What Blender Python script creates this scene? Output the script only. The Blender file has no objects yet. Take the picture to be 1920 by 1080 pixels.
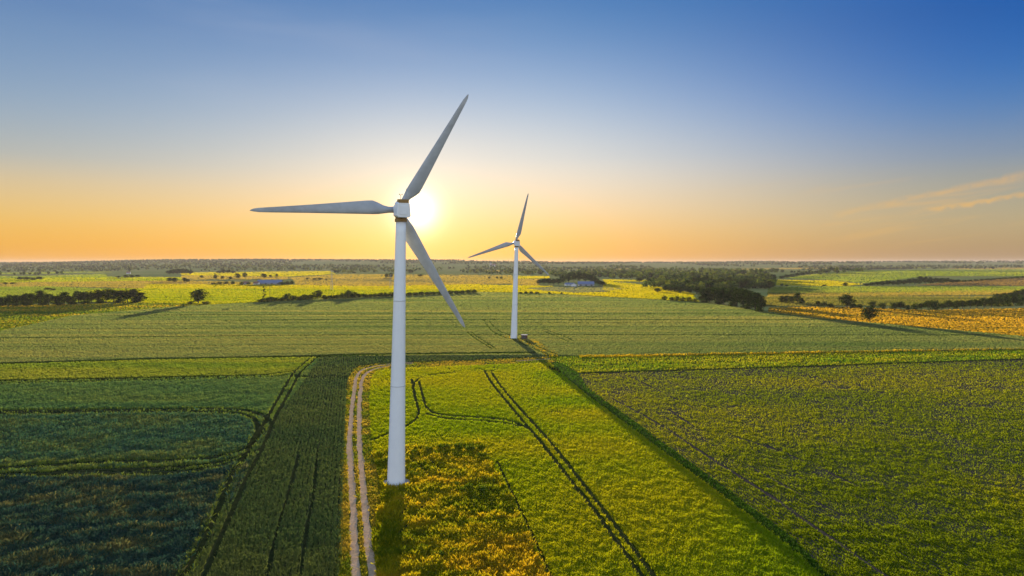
import bpy, bmesh, math, random
import numpy as np
from mathutils import Vector, Matrix
R_ = math.radians
random.seed(7)
RNG = np.random.default_rng(7)
scene = bpy.context.scene
COL = scene.collection

# ------------------------------------------------------------------ camera, world, sun, exposure
H = 40.3                    # drone height above the fields, metres
F = 1280.0                  # focal length in pixels of the 1920 px wide photograph
HY = 492.0                  # image row of the horizon
cam_d = bpy.data.cameras.new('camera')
cam_d.sensor_width = 36.0
cam_d.lens = 24.0
cam_d.shift_y = -0.025
cam_d.clip_start = 0.5
cam_d.clip_end = 40000
cam = bpy.data.objects.new('camera', cam_d)
COL.objects.link(cam)
cam.location = (0, 0, H)
cam.rotation_euler = (R_(90), 0, 0)
scene.camera = cam

SUN = Vector(((782 - 960) / F, 1.0, (HY - 396) / F)).normalized()
SUN_EL = math.asin(SUN.z)
SUN_AZ = math.atan2(SUN.x, SUN.y)


def lin(r, g, b):
    def c(v):
        v /= 255.0
        return v / 12.92 if v <= 0.04045 else ((v + 0.055) / 1.055) ** 2.4
    return (c(r), c(g), c(b), 1.0)


class NT:
    """small helper for building node trees"""
    def __init__(self, tree):
        self.t = tree
        tree.nodes.clear()

    def n(self, typ, ins=None, **kw):
        nd = self.t.nodes.new(typ)
        for k, v in kw.items():
            setattr(nd, k, v)
        if ins:
            for k, v in ins.items():
                s = nd.inputs[k]
                if isinstance(v, bpy.types.NodeSocket):
                    self.t.links.new(v, s)
                else:
                    s.default_value = v
        return nd

    def math(self, op, a, b=None, c=None, clamp=False):
        ins = {0: a}
        if b is not None:
            ins[1] = b
        if c is not None:
            ins[2] = c
        return self.n('ShaderNodeMath', ins, operation=op, use_clamp=clamp).outputs[0]

    def mapr(self, v, a, b, c=0.0, d=1.0, typ='SMOOTHSTEP'):
        return self.n('ShaderNodeMapRange', {0: v, 1: a, 2: b, 3: c, 4: d}, interpolation_type=typ).outputs[0]

    def mix(self, f, a, b, blend='MIX'):
        nd = self.n('ShaderNodeMix', None, data_type='RGBA', blend_type=blend)
        for s, v in ((0, f), (6, a), (7, b)):
            if isinstance(v, bpy.types.NodeSocket):
                self.t.links.new(v, nd.inputs[s])
            else:
                nd.inputs[s].default_value = v
        return nd.outputs[2]

    def ramp(self, f, stops, interp='LINEAR'):
        nd = self.n('ShaderNodeValToRGB', {0: f})
        cr = nd.color_ramp
        cr.interpolation = interp
        while len(cr.elements) < len(stops):
            cr.elements.new(0.5)
        for e, (p, c) in zip(cr.elements, stops):
            e.position = p
            e.color = c
        return nd.outputs[0]

    def link(self, a, b):
        self.t.links.new(a, b)


world = bpy.data.worlds.new('World')
scene.world = world
world.use_nodes = True
w = NT(world.node_tree)
tc = w.n('ShaderNodeTexCoord').outputs['Generated']
dirn = w.n('ShaderNodeVectorMath', {0: tc}, operation='NORMALIZE').outputs[0]
sep = w.n('ShaderNodeSeparateXYZ', {0: dirn})
dx, dy, dz = sep.outputs
az = w.math('ARCTAN2', dx, dy)
# sky colour by height above the horizon, in four compass directions
skyC = w.ramp(dz, [(0.0, lin(246, 176, 84)), (0.035, lin(250, 196, 112)), (0.072, lin(250, 216, 166)), (0.11, lin(240, 224, 202)),
                   (0.15, lin(220, 222, 220)), (0.222, lin(164, 190, 220)), (0.293, lin(112, 154, 204)),
                   (0.36, lin(64, 126, 188)), (0.55, lin(50, 104, 184)), (1.0, lin(60, 100, 165))], 'B_SPLINE')
skyL = w.ramp(dz, [(0.0, lin(236, 166, 60)), (0.03, lin(240, 180, 78)), (0.06, lin(236, 194, 112)), (0.10, lin(214, 194, 158)),
                   (0.13, lin(180, 184, 180)), (0.185, lin(146, 170, 194)), (0.24, lin(122, 154, 192)),
                   (0.30, lin(100, 138, 186)), (0.55, lin(50, 100, 175)), (1.0, lin(60, 100, 165))], 'B_SPLINE')
skyR = w.ramp(dz, [(0.0, lin(164, 132, 98)), (0.03, lin(186, 160, 118)), (0.06, lin(184, 170, 136)), (0.10, lin(158, 160, 154)),
                   (0.13, lin(136, 152, 172)), (0.185, lin(76, 128, 188)), (0.24, lin(40, 106, 184)),
                   (0.30, lin(14, 90, 172)), (0.55, lin(16, 84, 168)), (1.0, lin(60, 100, 165))], 'B_SPLINE')
skyB = w.ramp(dz, [(0.0, lin(206, 196, 200)), (0.12, lin(214, 212, 214)), (0.35, lin(186, 204, 220)),
                   (0.7, lin(130, 162, 204)), (1.0, lin(70, 110, 172))], 'B_SPLINE')
skyB = w.n('ShaderNodeVectorMath', {0: skyB, 3: 2.0}, operation='SCALE').outputs[0]  # sky behind the camera brightened as unseen fill for tower and ground
c = w.mix(w.mapr(az, R_(-2), R_(-40)), skyC, skyL)
c = w.mix(w.mapr(az, R_(0), R_(38)), c, skyR)
c = w.mix(w.mapr(w.math('ABSOLUTE', az), R_(50), R_(110)), c, skyB)
# faint cirrus streaks low on the right
cm = w.n('ShaderNodeCombineXYZ', {0: w.math('MULTIPLY', az, 5.0),
                                  1: w.math('MULTIPLY', w.math('SUBTRACT', dz, w.math('MULTIPLY', az, 0.16)), 62.0), 2: 0.0})
cl = w.n('ShaderNodeTexNoise', {'Vector': cm.outputs[0], 'Scale': 1.0, 'Detail': 5.0, 'Roughness': 0.6, 'Distortion': 0.5}).outputs[0]
cl = w.mapr(cl, 0.5, 0.74)
band = w.math('MULTIPLY', w.mapr(dz, 0.012, 0.04), w.mapr(dz, 0.13, 0.075))
side = w.mapr(az, R_(12), R_(32))
c = w.mix(w.math('MULTIPLY', w.math('MULTIPLY', cl, band), w.math('MULTIPLY', side, 0.35)), c, lin(240, 186, 108))
# two defined feathery streaks
for (a0, z0, slope, wid, a1, a2, amt) in ((29.5, 0.078, 0.20, 0.006, 24, 35, 0.32), (31.5, 0.066, 0.14, 0.006, 29.6, 35, 0.6)):
    off = w.math('SUBTRACT', dz, w.math('MULTIPLY_ADD', w.math('SUBTRACT', az, R_(a0)), slope, z0))
    wob = w.n('ShaderNodeTexNoise', {'Vector': dirn, 'Scale': 30.0, 'Detail': 4.0, 'Roughness': 0.6}).outputs[0]
    off = w.math('ADD', off, w.math('MULTIPLY_ADD', wob, 0.02, -0.01))
    m = w.math('MULTIPLY', w.mapr(w.math('ABSOLUTE', off), wid, 0.0), w.mapr(az, R_(a1), R_(a1 + 3)))
    m = w.math('MULTIPLY', m, w.mapr(wob, 0.3, 0.6))
    c = w.mix(w.math('MULTIPLY', m, amt), c, lin(244, 188, 104))
# high faint veil on the upper left
vl = w.n('ShaderNodeTexNoise', {'Vector': w.n('ShaderNodeMapping', {0: dirn, 2: (0, 0, R_(25)), 3: (2.0, 5.0, 14.0)}).outputs[0],
                                'Scale': 1.0, 'Detail': 3.0}).outputs[0]
c = w.mix(w.math('MULTIPLY', w.mapr(vl, 0.45, 0.75), w.math('MULTIPLY', w.mapr(dz, 0.16, 0.28), w.math('MULTIPLY', w.mapr(az, R_(8), R_(-15)), 0.16))), c, lin(186, 196, 214))
# aureole round the sun
dot = w.n('ShaderNodeVectorMath', {0: dirn, 1: tuple(SUN)}, operation='DOT_PRODUCT').outputs['Value']
ang = w.math('ARCCOSINE', w.math('MINIMUM', dot, 0.9999999))
g0 = w.math('EXPONENT', w.math('MULTIPLY', w.math('POWER', w.math('DIVIDE', ang, R_(1.55)), 2.0), -1.0))
g1 = w.math('EXPONENT', w.math('MULTIPLY', ang, -1 / R_(2.7)))
g2 = w.math('EXPONENT', w.math('MULTIPLY', ang, -1 / R_(9.0)))


def scl(col, f):
    return w.n('ShaderNodeVectorMath', {0: col, 3: f}, operation='SCALE').outputs[0]


add = None
for col, g in (((1.5, 1.35, 1.05), g0), ((0.30, 0.30, 0.26), g1), ((0.035, 0.025, -0.01), g2)):
    v = scl(col, g)
    add = v if add is None else w.n('ShaderNodeVectorMath', {0: add, 1: v}, operation='ADD').outputs[0]
c = w.n('ShaderNodeVectorMath', {0: c, 1: add}, operation='ADD').outputs[0]
bg = w.n('ShaderNodeBackground', {0: c, 1: 0.465})
nish = w.n('ShaderNodeTexSky', None, sky_type='NISHITA', sun_disc=False, sun_elevation=SUN_EL, sun_rotation=SUN_AZ)
bg2 = w.n('ShaderNodeBackground', {0: nish.outputs[0], 1: 0.004})
ws = w.n('ShaderNodeAddShader', {0: bg.outputs[0], 1: bg2.outputs[0]})
w.link(ws.outputs[0], w.n('ShaderNodeOutputWorld').inputs[0])

sun_d = bpy.data.lights.new('sun', 'SUN')
sun_d.energy = 5.0
sun_d.angle = R_(0.5)
sun_d.color = (1.0, 0.83, 0.55)
sun_o = bpy.data.objects.new('sun', sun_d)
COL.objects.link(sun_o)
sun_o.location = (-60, 400, 120)
sun_o.rotation_euler = (-SUN).to_track_quat('-Z', 'Y').to_euler()

scene.view_settings.view_transform = 'Standard'
scene.view_settings.look = 'None'
scene.view_settings.gamma = 1.0
scene.view_settings.exposure = 1.0
scene.render.engine = 'CYCLES'
scene.cycles.use_denoising = True
scene.cycles.max_bounces = 6
scene.cycles.diffuse_bounces = 2
scene.cycles.glossy_bounces = 2
scene.cycles.transmission_bounces = 3
scene.cycles.volume_bounces = 0
scene.cycles.caustics_reflective = False
scene.cycles.caustics_refractive = False

# ------------------------------------------------------------------ terrain


def vnoise(x, y, s, seed=0):
    """smooth value noise, about 0..1"""
    r = np.random.default_rng(1000 + seed)
    T = r.random((64, 64))
    x = np.asarray(x, float) / s + 1000.3
    y = np.asarray(y, float) / s + 1000.7
    xi = np.floor(x).astype(int)
    yi = np.floor(y).astype(int)
    fx = x - xi
    fy = y - yi
    fx = fx * fx * (3 - 2 * fx)
    fy = fy * fy * (3 - 2 * fy)
    a = T[xi % 64, yi % 64]; b = T[(xi + 1) % 64, yi % 64]
    c_ = T[xi % 64, (yi + 1) % 64]; d = T[(xi + 1) % 64, (yi + 1) % 64]
    return (a * (1 - fx) + b * fx) * (1 - fy) + (c_ * (1 - fx) + d * fx) * fy


def smooth(a, b, v):
    t = np.clip((v - a) / (b - a), 0, 1)
    return t * t * (3 - 2 * t)


def hgt(x, y):
    x = np.asarray(x, float)
    y = np.asarray(y, float)
    # height of the far ridge by compass direction
    top = np.interp(x / np.maximum(y, 1), [-1.0, -0.75, -0.64, -0.52, -0.36, -0.2, -0.08, 0.0, 0.1, 0.27, 0.42, 0.58, 0.75, 1.0],
                    [24, 32, 44, 60, 64, 57, 52, 45, 41, 38, 43, 50, 43, 40])
    h = top * smooth(2600, 7200, y) * (0.82 + 0.36 * vnoise(x, y * 0.6, 900, 1))
    h = h + 15 * np.exp(-((x - 1350) / 700) ** 2 - ((y - 2150) / 650) ** 2)      # hillside on the right
    h = h + 6 * np.exp(-((x + 700) / 500) ** 2 - ((y - 1900) / 600) ** 2)
    h = h - 130 * smooth(8500, 11500, y)
    return h


def ground_at(px, py):
    """the point of the terrain seen at a pixel of the 1920x1080 photograph"""
    px = np.asarray(px, float)
    py = np.maximum(np.asarray(py, float), HY + 4.0)
    y = H * F / (py - HY)
    y = np.minimum(y, 7000)
    for _ in range(25):
        x = (px - 960) / F * y
        y = 0.5 * y + 0.5 * np.clip((H - hgt(x, y)) * F / (py - HY), 30, 7000)
    x = (px - 960) / F * y
    return x, y, hgt(x, y)


def pt(px, py):
    x, y, z = ground_at(px, py)
    return Vector((float(x), float(y), float(z)))


# ------------------------------------------------------------------ object helpers
def tag(o, label, cat, group=None):
    o['label'] = label
    o['category'] = cat
    if group:
        o['group'] = group
    return o


def link(name, me, mat=None, parent=None):
    o = bpy.data.objects.new(name, me)
    COL.objects.link(o)
    if mat is not None:
        for m in (mat if isinstance(mat, (list, tuple)) else [mat]):
            me.materials.append(m)
    if parent is not None:
        o.parent = parent
    return o


def empty(name, loc, rz=0.0):
    o = bpy.data.objects.new(name, None)
    o.empty_display_size = 1.0
    COL.objects.link(o)
    o.location = loc
    o.rotation_euler = (0, 0, rz)
    return o


def bm_obj(name, bm, mat, parent=None, smooth_=False):
    me = bpy.data.meshes.new(name)
    bmesh.ops.recalc_face_normals(bm, faces=bm.faces)
    bm.to_mesh(me)
    bm.free()
    if smooth_:
        for p in me.polygons:
            p.use_smooth = True
    return link(name, me, mat, parent)


def np_mesh(name, V, nper, colr=None, matidx=None):
    """V: (nfaces*nper,3) separate faces; colr: (nfaces,3)"""
    me = bpy.data.meshes.new(name)
    nv = len(V)
    nf = nv // nper
    me.vertices.add(nv)
    me.vertices.foreach_set('co', np.ascontiguousarray(V, dtype=np.float32).ravel())
    me.loops.add(nv)
    me.loops.foreach_set('vertex_index', np.arange(nv, dtype=np.int32))
    me.polygons.add(nf)
    me.polygons.foreach_set('loop_start', np.arange(0, nv, nper, dtype=np.int32))
    me.polygons.foreach_set('loop_total', np.full(nf, nper, dtype=np.int32))
    if matidx is not None:
        me.polygons.foreach_set('material_index', matidx.astype(np.int32))
    if colr is not None:
        at = me.attributes.new('tint', 'FLOAT_COLOR', 'FACE')
        cc = np.ones((nf, 4), np.float32)
        cc[:, :3] = colr
        at.data.foreach_set('color', cc.ravel())
    me.update()
    me.validate()
    return me


def box(bm, x0, x1, y0, y1, z0, z1, mi=0):
    vs = [bm.verts.new(p) for p in ((x0, y0, z0), (x1, y0, z0), (x1, y1, z0), (x0, y1, z0),
                                    (x0, y0, z1), (x1, y0, z1), (x1, y1, z1), (x0, y1, z1))]
    fs = []
    for q in ((0, 3, 2, 1), (4, 5, 6, 7), (0, 1, 5, 4), (1, 2, 6, 5), (2, 3, 7, 6), (3, 0, 4, 7)):
        f = bm.faces.new([vs[i] for i in q])
        f.material_index = mi
        fs.append(f)
    return vs


def tube(bm, p0, p1, r0, r1, n=8, mi=0, cap=True):
    p0 = Vector(p0); p1 = Vector(p1)
    d = (p1 - p0).normalized()
    a = d.orthogonal().normalized()
    b = d.cross(a)
    A = [bm.verts.new(p0 + r0 * (math.cos(t) * a + math.sin(t) * b)) for t in [2 * math.pi * i / n for i in range(n)]]
    B = [bm.verts.new(p1 + r1 * (math.cos(t) * a + math.sin(t) * b)) for t in [2 * math.pi * i / n for i in range(n)]]
    for i in range(n):
        f = bm.faces.new((A[i], A[(i + 1) % n], B[(i + 1) % n], B[i]))
        f.material_index = mi
    if cap:
        bm.faces.new(A[::-1]).material_index = mi
        bm.faces.new(B).material_index = mi


def lathe(bm, prof, n=32, mi=0):
    rings = []
    for r, z in prof:
        rings.append([bm.verts.new((r * math.cos(2 * math.pi * i / n), r * math.sin(2 * math.pi * i / n), z)) for i in range(n)])
    for A, B in zip(rings[:-1], rings[1:]):
        for i in range(n):
            bm.faces.new((A[i], A[(i + 1) % n], B[(i + 1) % n], B[i])).material_index = mi
    bm.faces.new(rings[0][::-1]).material_index = mi
    bm.faces.new(rings[-1]).material_index = mi


# ------------------------------------------------------------------ materials
def mat_new(name):
    m = bpy.data.materials.new(name)
    m.use_nodes = True
    return m, NT(m.node_tree)


def surf_mat(name, ca, cb, scale=0.1, rough=0.9, stretch=(1, 1, 1), bump=0.0, bscale=2.0, cc_=None):
    m, t = mat_new(name)
    pos = t.n('ShaderNodeNewGeometry').outputs['Position']
    mp = t.n('ShaderNodeMapping', {0: pos, 3: stretch}).outputs[0]
    n1 = t.n('ShaderNodeTexNoise', {'Vector': mp, 'Scale': scale, 'Detail': 6.0, 'Roughness': 0.62}).outputs[0]
    f = t.mapr(n1, 0.34, 0.66)
    col = t.mix(f, (*ca, 1), (*cb, 1))
    if cc_ is not None:
        n2 = t.n('ShaderNodeTexNoise', {'Vector': mp, 'Scale': scale * 7.3, 'Detail': 4.0, 'Roughness': 0.6}).outputs[0]
        col = t.mix(t.mapr(n2, 0.5, 0.68), col, (*cc_, 1))
    b = t.n('ShaderNodeBsdfDiffuse', {'Color': col})
    if bump:
        n3 = t.n('ShaderNodeTexNoise', {'Vector': pos, 'Scale': bscale, 'Detail': 4.0}).outputs[0]
        t.link(t.n('ShaderNodeBump', {'Height': n3, 'Strength': bump, 'Distance': 0.5}).outputs[0], b.inputs['Normal'])
    t.link(b.outputs[0], t.n('ShaderNodeOutputMaterial').inputs[0])
    return m


def leaf_mat(name, trans=0.5, warm=(1.15, 1.05, 0.45)):
    """thin leaves: reflect their own tint, let a warmer tint through when the sun is behind them"""
    m, t = mat_new(name)
    a = t.n('ShaderNodeAttribute', None, attribute_name='tint').outputs['Color']
    tr = t.n('ShaderNodeVectorMath', {0: a, 1: warm}, operation='MULTIPLY').outputs[0]
    d = t.n('ShaderNodeBsdfDiffuse', {0: a})
    s = t.n('ShaderNodeBsdfTranslucent', {0: tr})
    mx = t.n('ShaderNodeMixShader', {0: trans, 1: d.outputs[0], 2: s.outputs[0]})
    t.link(mx.outputs[0], t.n('ShaderNodeOutputMaterial').inputs[0])
    return m


def plain_mat(name, colr, rough=0.5, noise=0.08, scale=0.8, metal=0.0):
    m, t = mat_new(name)
    tcx = t.n('ShaderNodeTexCoord').outputs['Object']
    n1 = t.n('ShaderNodeTexNoise', {'Vector': tcx, 'Scale': scale, 'Detail': 5.0, 'Roughness': 0.6}).outputs[0]
    lo = tuple(max(0, v * (1 - noise * 1.6)) for v in colr)
    hi = tuple(v * (1 + noise * 0.4) for v in colr)
    b = t.n('ShaderNodeBsdfPrincipled', {'Base Color': t.mix(n1, (*lo, 1), (*hi, 1)), 'Roughness': rough, 'Metallic': metal})
    t.link(b.outputs[0], t.n('ShaderNodeOutputMaterial').inputs[0])
    return m


M_LEAF = leaf_mat('crop_leaf', 0.66)
M_TREE = leaf_mat('tree_leaf', 0.4, (1.2, 1.15, 0.3))
M_COOL = leaf_mat('blue_green_leaf', 0.4, (1.0, 1.0, 0.8))
M_BARK = plain_mat('bark', (0.07, 0.05, 0.035), 0.9, 0.3, 2.0)
M_GROUND = surf_mat('ground', (0.17, 0.20, 0.05), (0.30, 0.26, 0.08), 0.004, stretch=(0.6, 2.2, 1), cc_=(0.12, 0.16, 0.04))
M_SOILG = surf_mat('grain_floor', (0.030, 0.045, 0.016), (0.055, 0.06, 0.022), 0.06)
M_STUB = surf_mat('ripe_grain_floor', (0.10, 0.14, 0.04), (0.14, 0.17, 0.05), 0.02, stretch=(0.15, 2, 1))
M_SOILB = surf_mat('beet_soil', (0.052, 0.040, 0.032), (0.080, 0.062, 0.048), 0.5, bump=0.4)
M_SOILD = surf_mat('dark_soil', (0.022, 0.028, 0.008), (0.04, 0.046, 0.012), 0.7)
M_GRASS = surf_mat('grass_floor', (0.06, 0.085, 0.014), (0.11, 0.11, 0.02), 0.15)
M_GOLD = surf_mat('weedy_floor', (0.14, 0.10, 0.016), (0.06, 0.06, 0.014), 0.25)
M_TRACK = surf_mat('gravel_track', (0.52, 0.31, 0.165), (0.64, 0.40, 0.235), 0.5, bump=0.5, bscale=3.0, cc_=(0.36, 0.27, 0.15))

# ------------------------------------------------------------------ the ground sheet
xs = np.concatenate([-np.geomspace(9000, 60, 60), np.linspace(-50, 50, 7), np.geomspace(60, 9000, 60)])
ys = np.concatenate([[-900, -300, 0], np.geomspace(60, 12500, 170)])
GX, GY = np.meshgrid(xs, ys)
GZ = hgt(GX, GY)
me = bpy.data.meshes.new('ground')
nx, ny = len(xs), len(ys)
idx = np.arange(nx * ny).reshape(ny, nx)
quads = np.stack([idx[:-1, :-1], idx[:-1, 1:], idx[1:, 1:], idx[1:, :-1]], -1).reshape(-1, 4)
me.from_pydata(np.stack([GX, GY, GZ], -1).reshape(-1, 3).tolist(), [], quads.tolist())
for p in me.polygons:
    p.use_smooth = True
ground = link('ground', me, M_GROUND)
ground['kind'] = 'structure'


def sheet(name, pxpoly, mat, off=0.05, cell=60.0):
    """a field: the outline seen in the photograph laid out on the terrain, as a sheet a little above the ground"""
    P = [pt(*q) for q in pxpoly]
    bm = bmesh.new()
    f = bm.faces.new([bm.verts.new((p.x, p.y, 0)) for p in P])
    bmesh.ops.triangulate(bm, faces=[f])
    if max(p.y for p in P) > 2500:
        for ax in (0, 1):
            lo = min(p[ax] for p in P)
            hi = max(p[ax] for p in P)
            v = lo + cell
            nrm = (1, 0, 0) if ax == 0 else (0, 1, 0)
            while v < hi:
                bmesh.ops.bisect_plane(bm, geom=bm.verts[:] + bm.edges[:] + bm.faces[:], plane_co=(v * nrm[0], v * nrm[1], 0), plane_no=nrm)
                v += cell
    for v in bm.verts:
        v.co.z = float(hgt(v.co.x, v.co.y)) + off
    for f in bm.faces:
        if f.normal.z < 0:
            f.normal_flip()
    me = bpy.data.meshes.new(name)
    bm.to_mesh(me)
    bm.free()
    o = link(name, me, mat)
    o['kind'] = 'structure'
    return o


def ribbon(name, pxline, width, mat, off=0.08, jitter=0.12, world_pts=None, spread=1.0):
    """a narrow strip on the ground (wheel tracks, ruts) following a line"""
    P = world_pts if world_pts is not None else [pt(*q).xy for q in pxline]
    Q = []
    for a, b in zip(P[:-1], P[1:]):
        n_ = max(1, int((b - a).length / 2.5))
        Q += [a.lerp(b, i / n_) for i in range(n_)]
    Q.append(P[-1])
    for _ in range(6):      # soften the corners of the line
        Q = [Q[0]] + [(Q[i - 1] + 2 * Q[i] + Q[i + 1]) / 4 for i in range(1, len(Q) - 1)] + [Q[-1]]
    V = []
    for i, q in enumerate(Q):
        d = (Q[min(i + 1, len(Q) - 1)] - Q[max(i - 1, 0)]).normalized()
        nrm = Vector((-d.y, d.x))
        wide = width * (1 + spread * abs(d.x))
        wl = wide / 2 * (1 + random.uniform(-1, 1) * jitter)
        wr = wide / 2 * (1 + random.uniform(-1, 1) * jitter)
        for e in (q - nrm * wl, q + nrm * wr):
            V.append((e.x, e.y, float(hgt(e.x, e.y)) + off))
    Fc = [(2 * i, 2 * i + 1, 2 * i + 3, 2 * i + 2) for i in range(len(Q) - 1)]
    me = bpy.data.meshes.new(name)
    me.from_pydata(V, [], Fc)
    o = link(name, me, mat)
    o['kind'] = 'structure'
    return np.array([(q.x, q.y) for q in Q])


# ------------------------------------------------------------------ fields (outlines read off the photograph)
G1 = [(-220, 652), (0, 622), (140, 592), (350, 574), (480, 568), (640, 558), (895, 548), (1040, 552), (1240, 563), (1330, 569),
      (1440, 585), (1560, 600), (1700, 612), (1920, 632), (2140, 652), (2140, 653), (1920, 656), (1500, 663), (1090, 669), (1030, 668), (600, 669), (0, 684), (-220, 690)]
G2 = [(-220, 690), (0, 684), (600, 669), (560, 696), (530, 705), (0, 717), (-220, 722)]
G3A = [(-220, 722), (0, 717), (530, 705), (560, 696), (600, 669), (560, 730), (508, 790), (468, 771), (417, 767), (213, 770), (0, 772), (-220, 774)]
G3B = [(-220, 774), (0, 772), (213, 770), (417, 767), (468, 771), (508, 790), (470, 865), (426, 874), (383, 887), (213, 889), (0, 892), (-260, 897)]
G3C = [(-260, 897), (0, 892), (213, 889), (383, 887), (426, 874), (470, 865), (435, 930), (400, 1000), (350, 1100), (-420, 1100)]
G4 = [(600, 669), (1030, 669), (860, 677), (735, 680), (690, 684), (664, 690), (652, 712), (641, 860), (630, 1100), (350, 1100), (400, 1000), (435, 930), (470, 865), (508, 790), (560, 730)]
VERGE = [(652, 712), (664, 690), (690, 684), (735, 680), (860, 677), (1030, 669), (1045, 678), (1030, 681), (860, 687), (735, 692), (705, 697), (695, 710), (692, 760),
         (699, 850), (712, 900), (716, 940), (697, 1000), (694, 1100), (630, 1100), (641, 860)]
MID = [(692, 760), (695, 710), (705, 697), (735, 692), (860, 687), (1030, 681), (1052, 700), (1092, 735), (1285, 880), (1470, 1020), (1560, 1100),
       (1030, 1100), (967, 950), (926, 880), (905, 832), (760, 840), (699, 850)]
ROUGH = [(699, 850), (760, 840), (905, 832), (926, 880), (967, 950), (1030, 1100), (694, 1100), (697, 1000), (716, 940), (712, 900)]
DITCH = [(1030, 681), (1045, 678), (1085, 700), (1102, 728), (1292, 866), (1482, 1008), (1572, 1100), (1560, 1100), (1470, 1020), (1285, 880), (1092, 735), (1052, 700)]
BEET = [(1085, 700), (1500, 687), (1920, 673), (2140, 668), (2400, 1100), (1572, 1100), (1482, 1008), (1292, 866), (1102, 728)]
STRIP = [(1030, 669), (1090, 669), (1500, 663), (1920, 656), (2140, 653), (2140, 668), (1920, 673), (1500, 687), (1085, 700), (1045, 678)]
MEADOW = [(1440, 585), (1442, 577), (1560, 575), (1740, 582), (1920, 578), (2140, 574), (2140, 652), (1920, 632), (1700, 612), (1560, 600)]
SCRUB = [(-220, 578), (270, 568), (400, 571), (350, 574), (140, 592), (0, 622), (-220, 652)]

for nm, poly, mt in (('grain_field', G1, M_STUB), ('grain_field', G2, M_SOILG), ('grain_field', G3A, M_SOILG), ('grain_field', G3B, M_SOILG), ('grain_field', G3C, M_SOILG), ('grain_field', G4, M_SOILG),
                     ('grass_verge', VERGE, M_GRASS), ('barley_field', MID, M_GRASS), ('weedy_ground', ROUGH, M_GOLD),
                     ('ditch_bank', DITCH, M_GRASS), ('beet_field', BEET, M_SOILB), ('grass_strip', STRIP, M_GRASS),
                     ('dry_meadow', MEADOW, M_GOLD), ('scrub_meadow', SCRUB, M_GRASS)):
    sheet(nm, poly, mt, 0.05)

# wheel tracks through the crops, and a shade line
LINES = []          # (points, half width kept free of crop)


def tram(pxline, width=0.55, keep=0.34, mat=None):
    q = ribbon('track_or_shade_line', pxline, width * 0.62, mat or M_SOILD, 0.085)
    LINES.append((q, keep))


tram([(588, 669), (579, 674.5), (549, 701), (505, 777.6), (464, 850), (434, 892.6), (396, 990), (353, 1071), (336, 1100)], 0.98, 0.72)
tram([(600, 669), (590, 674.5), (562, 701), (515, 786), (490, 846), (460, 901), (422, 990), (390, 1071), (376, 1100)], 0.98, 0.72)
tram([(510, 797), (509, 790), (498, 780), (468, 771), (417, 767), (213, 770), (0, 772), (-200, 774)], 0.98, 0.72)
tram([(464, 841), (488, 799), (481, 788), (464, 778), (417, 772.5), (213, 774), (0, 776.5), (-200, 779)], 0.84, 0.61)
tram([(494, 807), (464, 846), (426, 858.5), (383, 866), (213, 867), (0, 880), (-220, 892)], 0.91, 0.72)
tram([(490, 841), (464, 858), (426, 878), (383, 887), (213, 889), (0, 892), (-220, 897)], 0.91, 0.72)
tram([(464, 850), (426, 870), (362, 879), (213, 882), (100, 887)], 0.70, 0.58)
tram([(549, 697.5), (511, 705), (298, 710), (0, 716), (-200, 720)], 1.26, 0.87)
tram([(562, 703), (511, 708.5), (298, 713.5), (0, 720), (-200, 724)], 0.98, 0.65)
tram([(553, 706), (600, 706.5), (651, 708)], 0.84, 0.58)
tram([(553, 708), (600, 709), (651, 711)], 0.84, 0.58)
tram([(1000, 663), (660, 667), (579, 670), (281, 675.5), (0, 684), (-200, 690)], 1.82, 1.30)
tram([(560, 855), (540, 930), (515, 1010), (500, 1100)], 0.56, 0.38)
tram([(596, 840), (588, 930), (572, 1010), (562, 1100)], 0.56, 0.38)
# barley field in the middle
tram([(772, 712), (776, 735), (783, 765), (788, 778), (782, 788), (762, 803), (727, 815), (700, 826)], 0.77, 0.58)
tram([(786, 716), (790, 735), (800, 768), (806, 778), (840, 783), (900, 783), (950, 786), (976, 795), (992, 806)], 0.77, 0.58)
tram([(800, 777), (830, 789), (900, 789), (950, 792), (975, 801)], 0.63, 0.51)
tram([(860, 699), (800, 703), (786, 707), (778, 716), (775, 730)], 0.70, 0.51)
tram([(908, 697), (925, 724), (955, 760), (985, 797), (1010, 825), (1060, 890), (1120, 965), (1165, 1030), (1215, 1100)], 0.87, 0.67)
tram([(922, 700), (938, 724), (970, 762), (1002, 797), (1040, 840), (1090, 905), (1140, 970), (1190, 1035), (1238, 1100)], 0.87, 0.67)
tram([(900, 692), (915, 700), (930, 695)], 0.70, 0.43)
# far grain field: long tramlines running across the view
rr0 = random.Random(11)
for yy, a, b in ((647, -300, 800), (629.5, -300, 2300), (614.5, 60, 1900), (606, 100, 1400), (600.5, 420, 1620), (589, 190, 1480),
                 (579.5, 300, 1100), (655, 200, 2000)):
    L = []
    for k in range(13):
        x = a + (b - a) * k / 12
        L.append((x, yy + max(0, (700 - x)) * 0.008 + max(0, (yy - 600)) * 0.0 + math.sin(x * 0.004 + yy) * 0.5))
    ww = 0.9 + (660 - yy) * 0.028
    tram(L, ww * 0.7, ww * rr0.choice((0.08, 0.12, 0.2, 0.3, 0.5)))
for pl in ([(908, 602), (912, 610), (922, 622), (940, 632), (966, 640), (1000, 655), (1030, 668)], [(918, 603), (924, 612), (936, 622), (960, 632), (985, 641), (1015, 655), (1044, 667)],
           [(876, 624), (888, 634), (905, 645), (922, 656)], [(884, 624), (896, 634), (914, 645), (930, 656)], [(1018, 622), (1040, 631), (1066, 642)], [(1024, 620), (1050, 629), (1076, 641)],
           [(905, 600), (932, 599)], [(1270, 611), (1285, 614)], [(1110, 597), (1122, 594)]):
    tram(pl, 0.9, 0.6)
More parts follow.
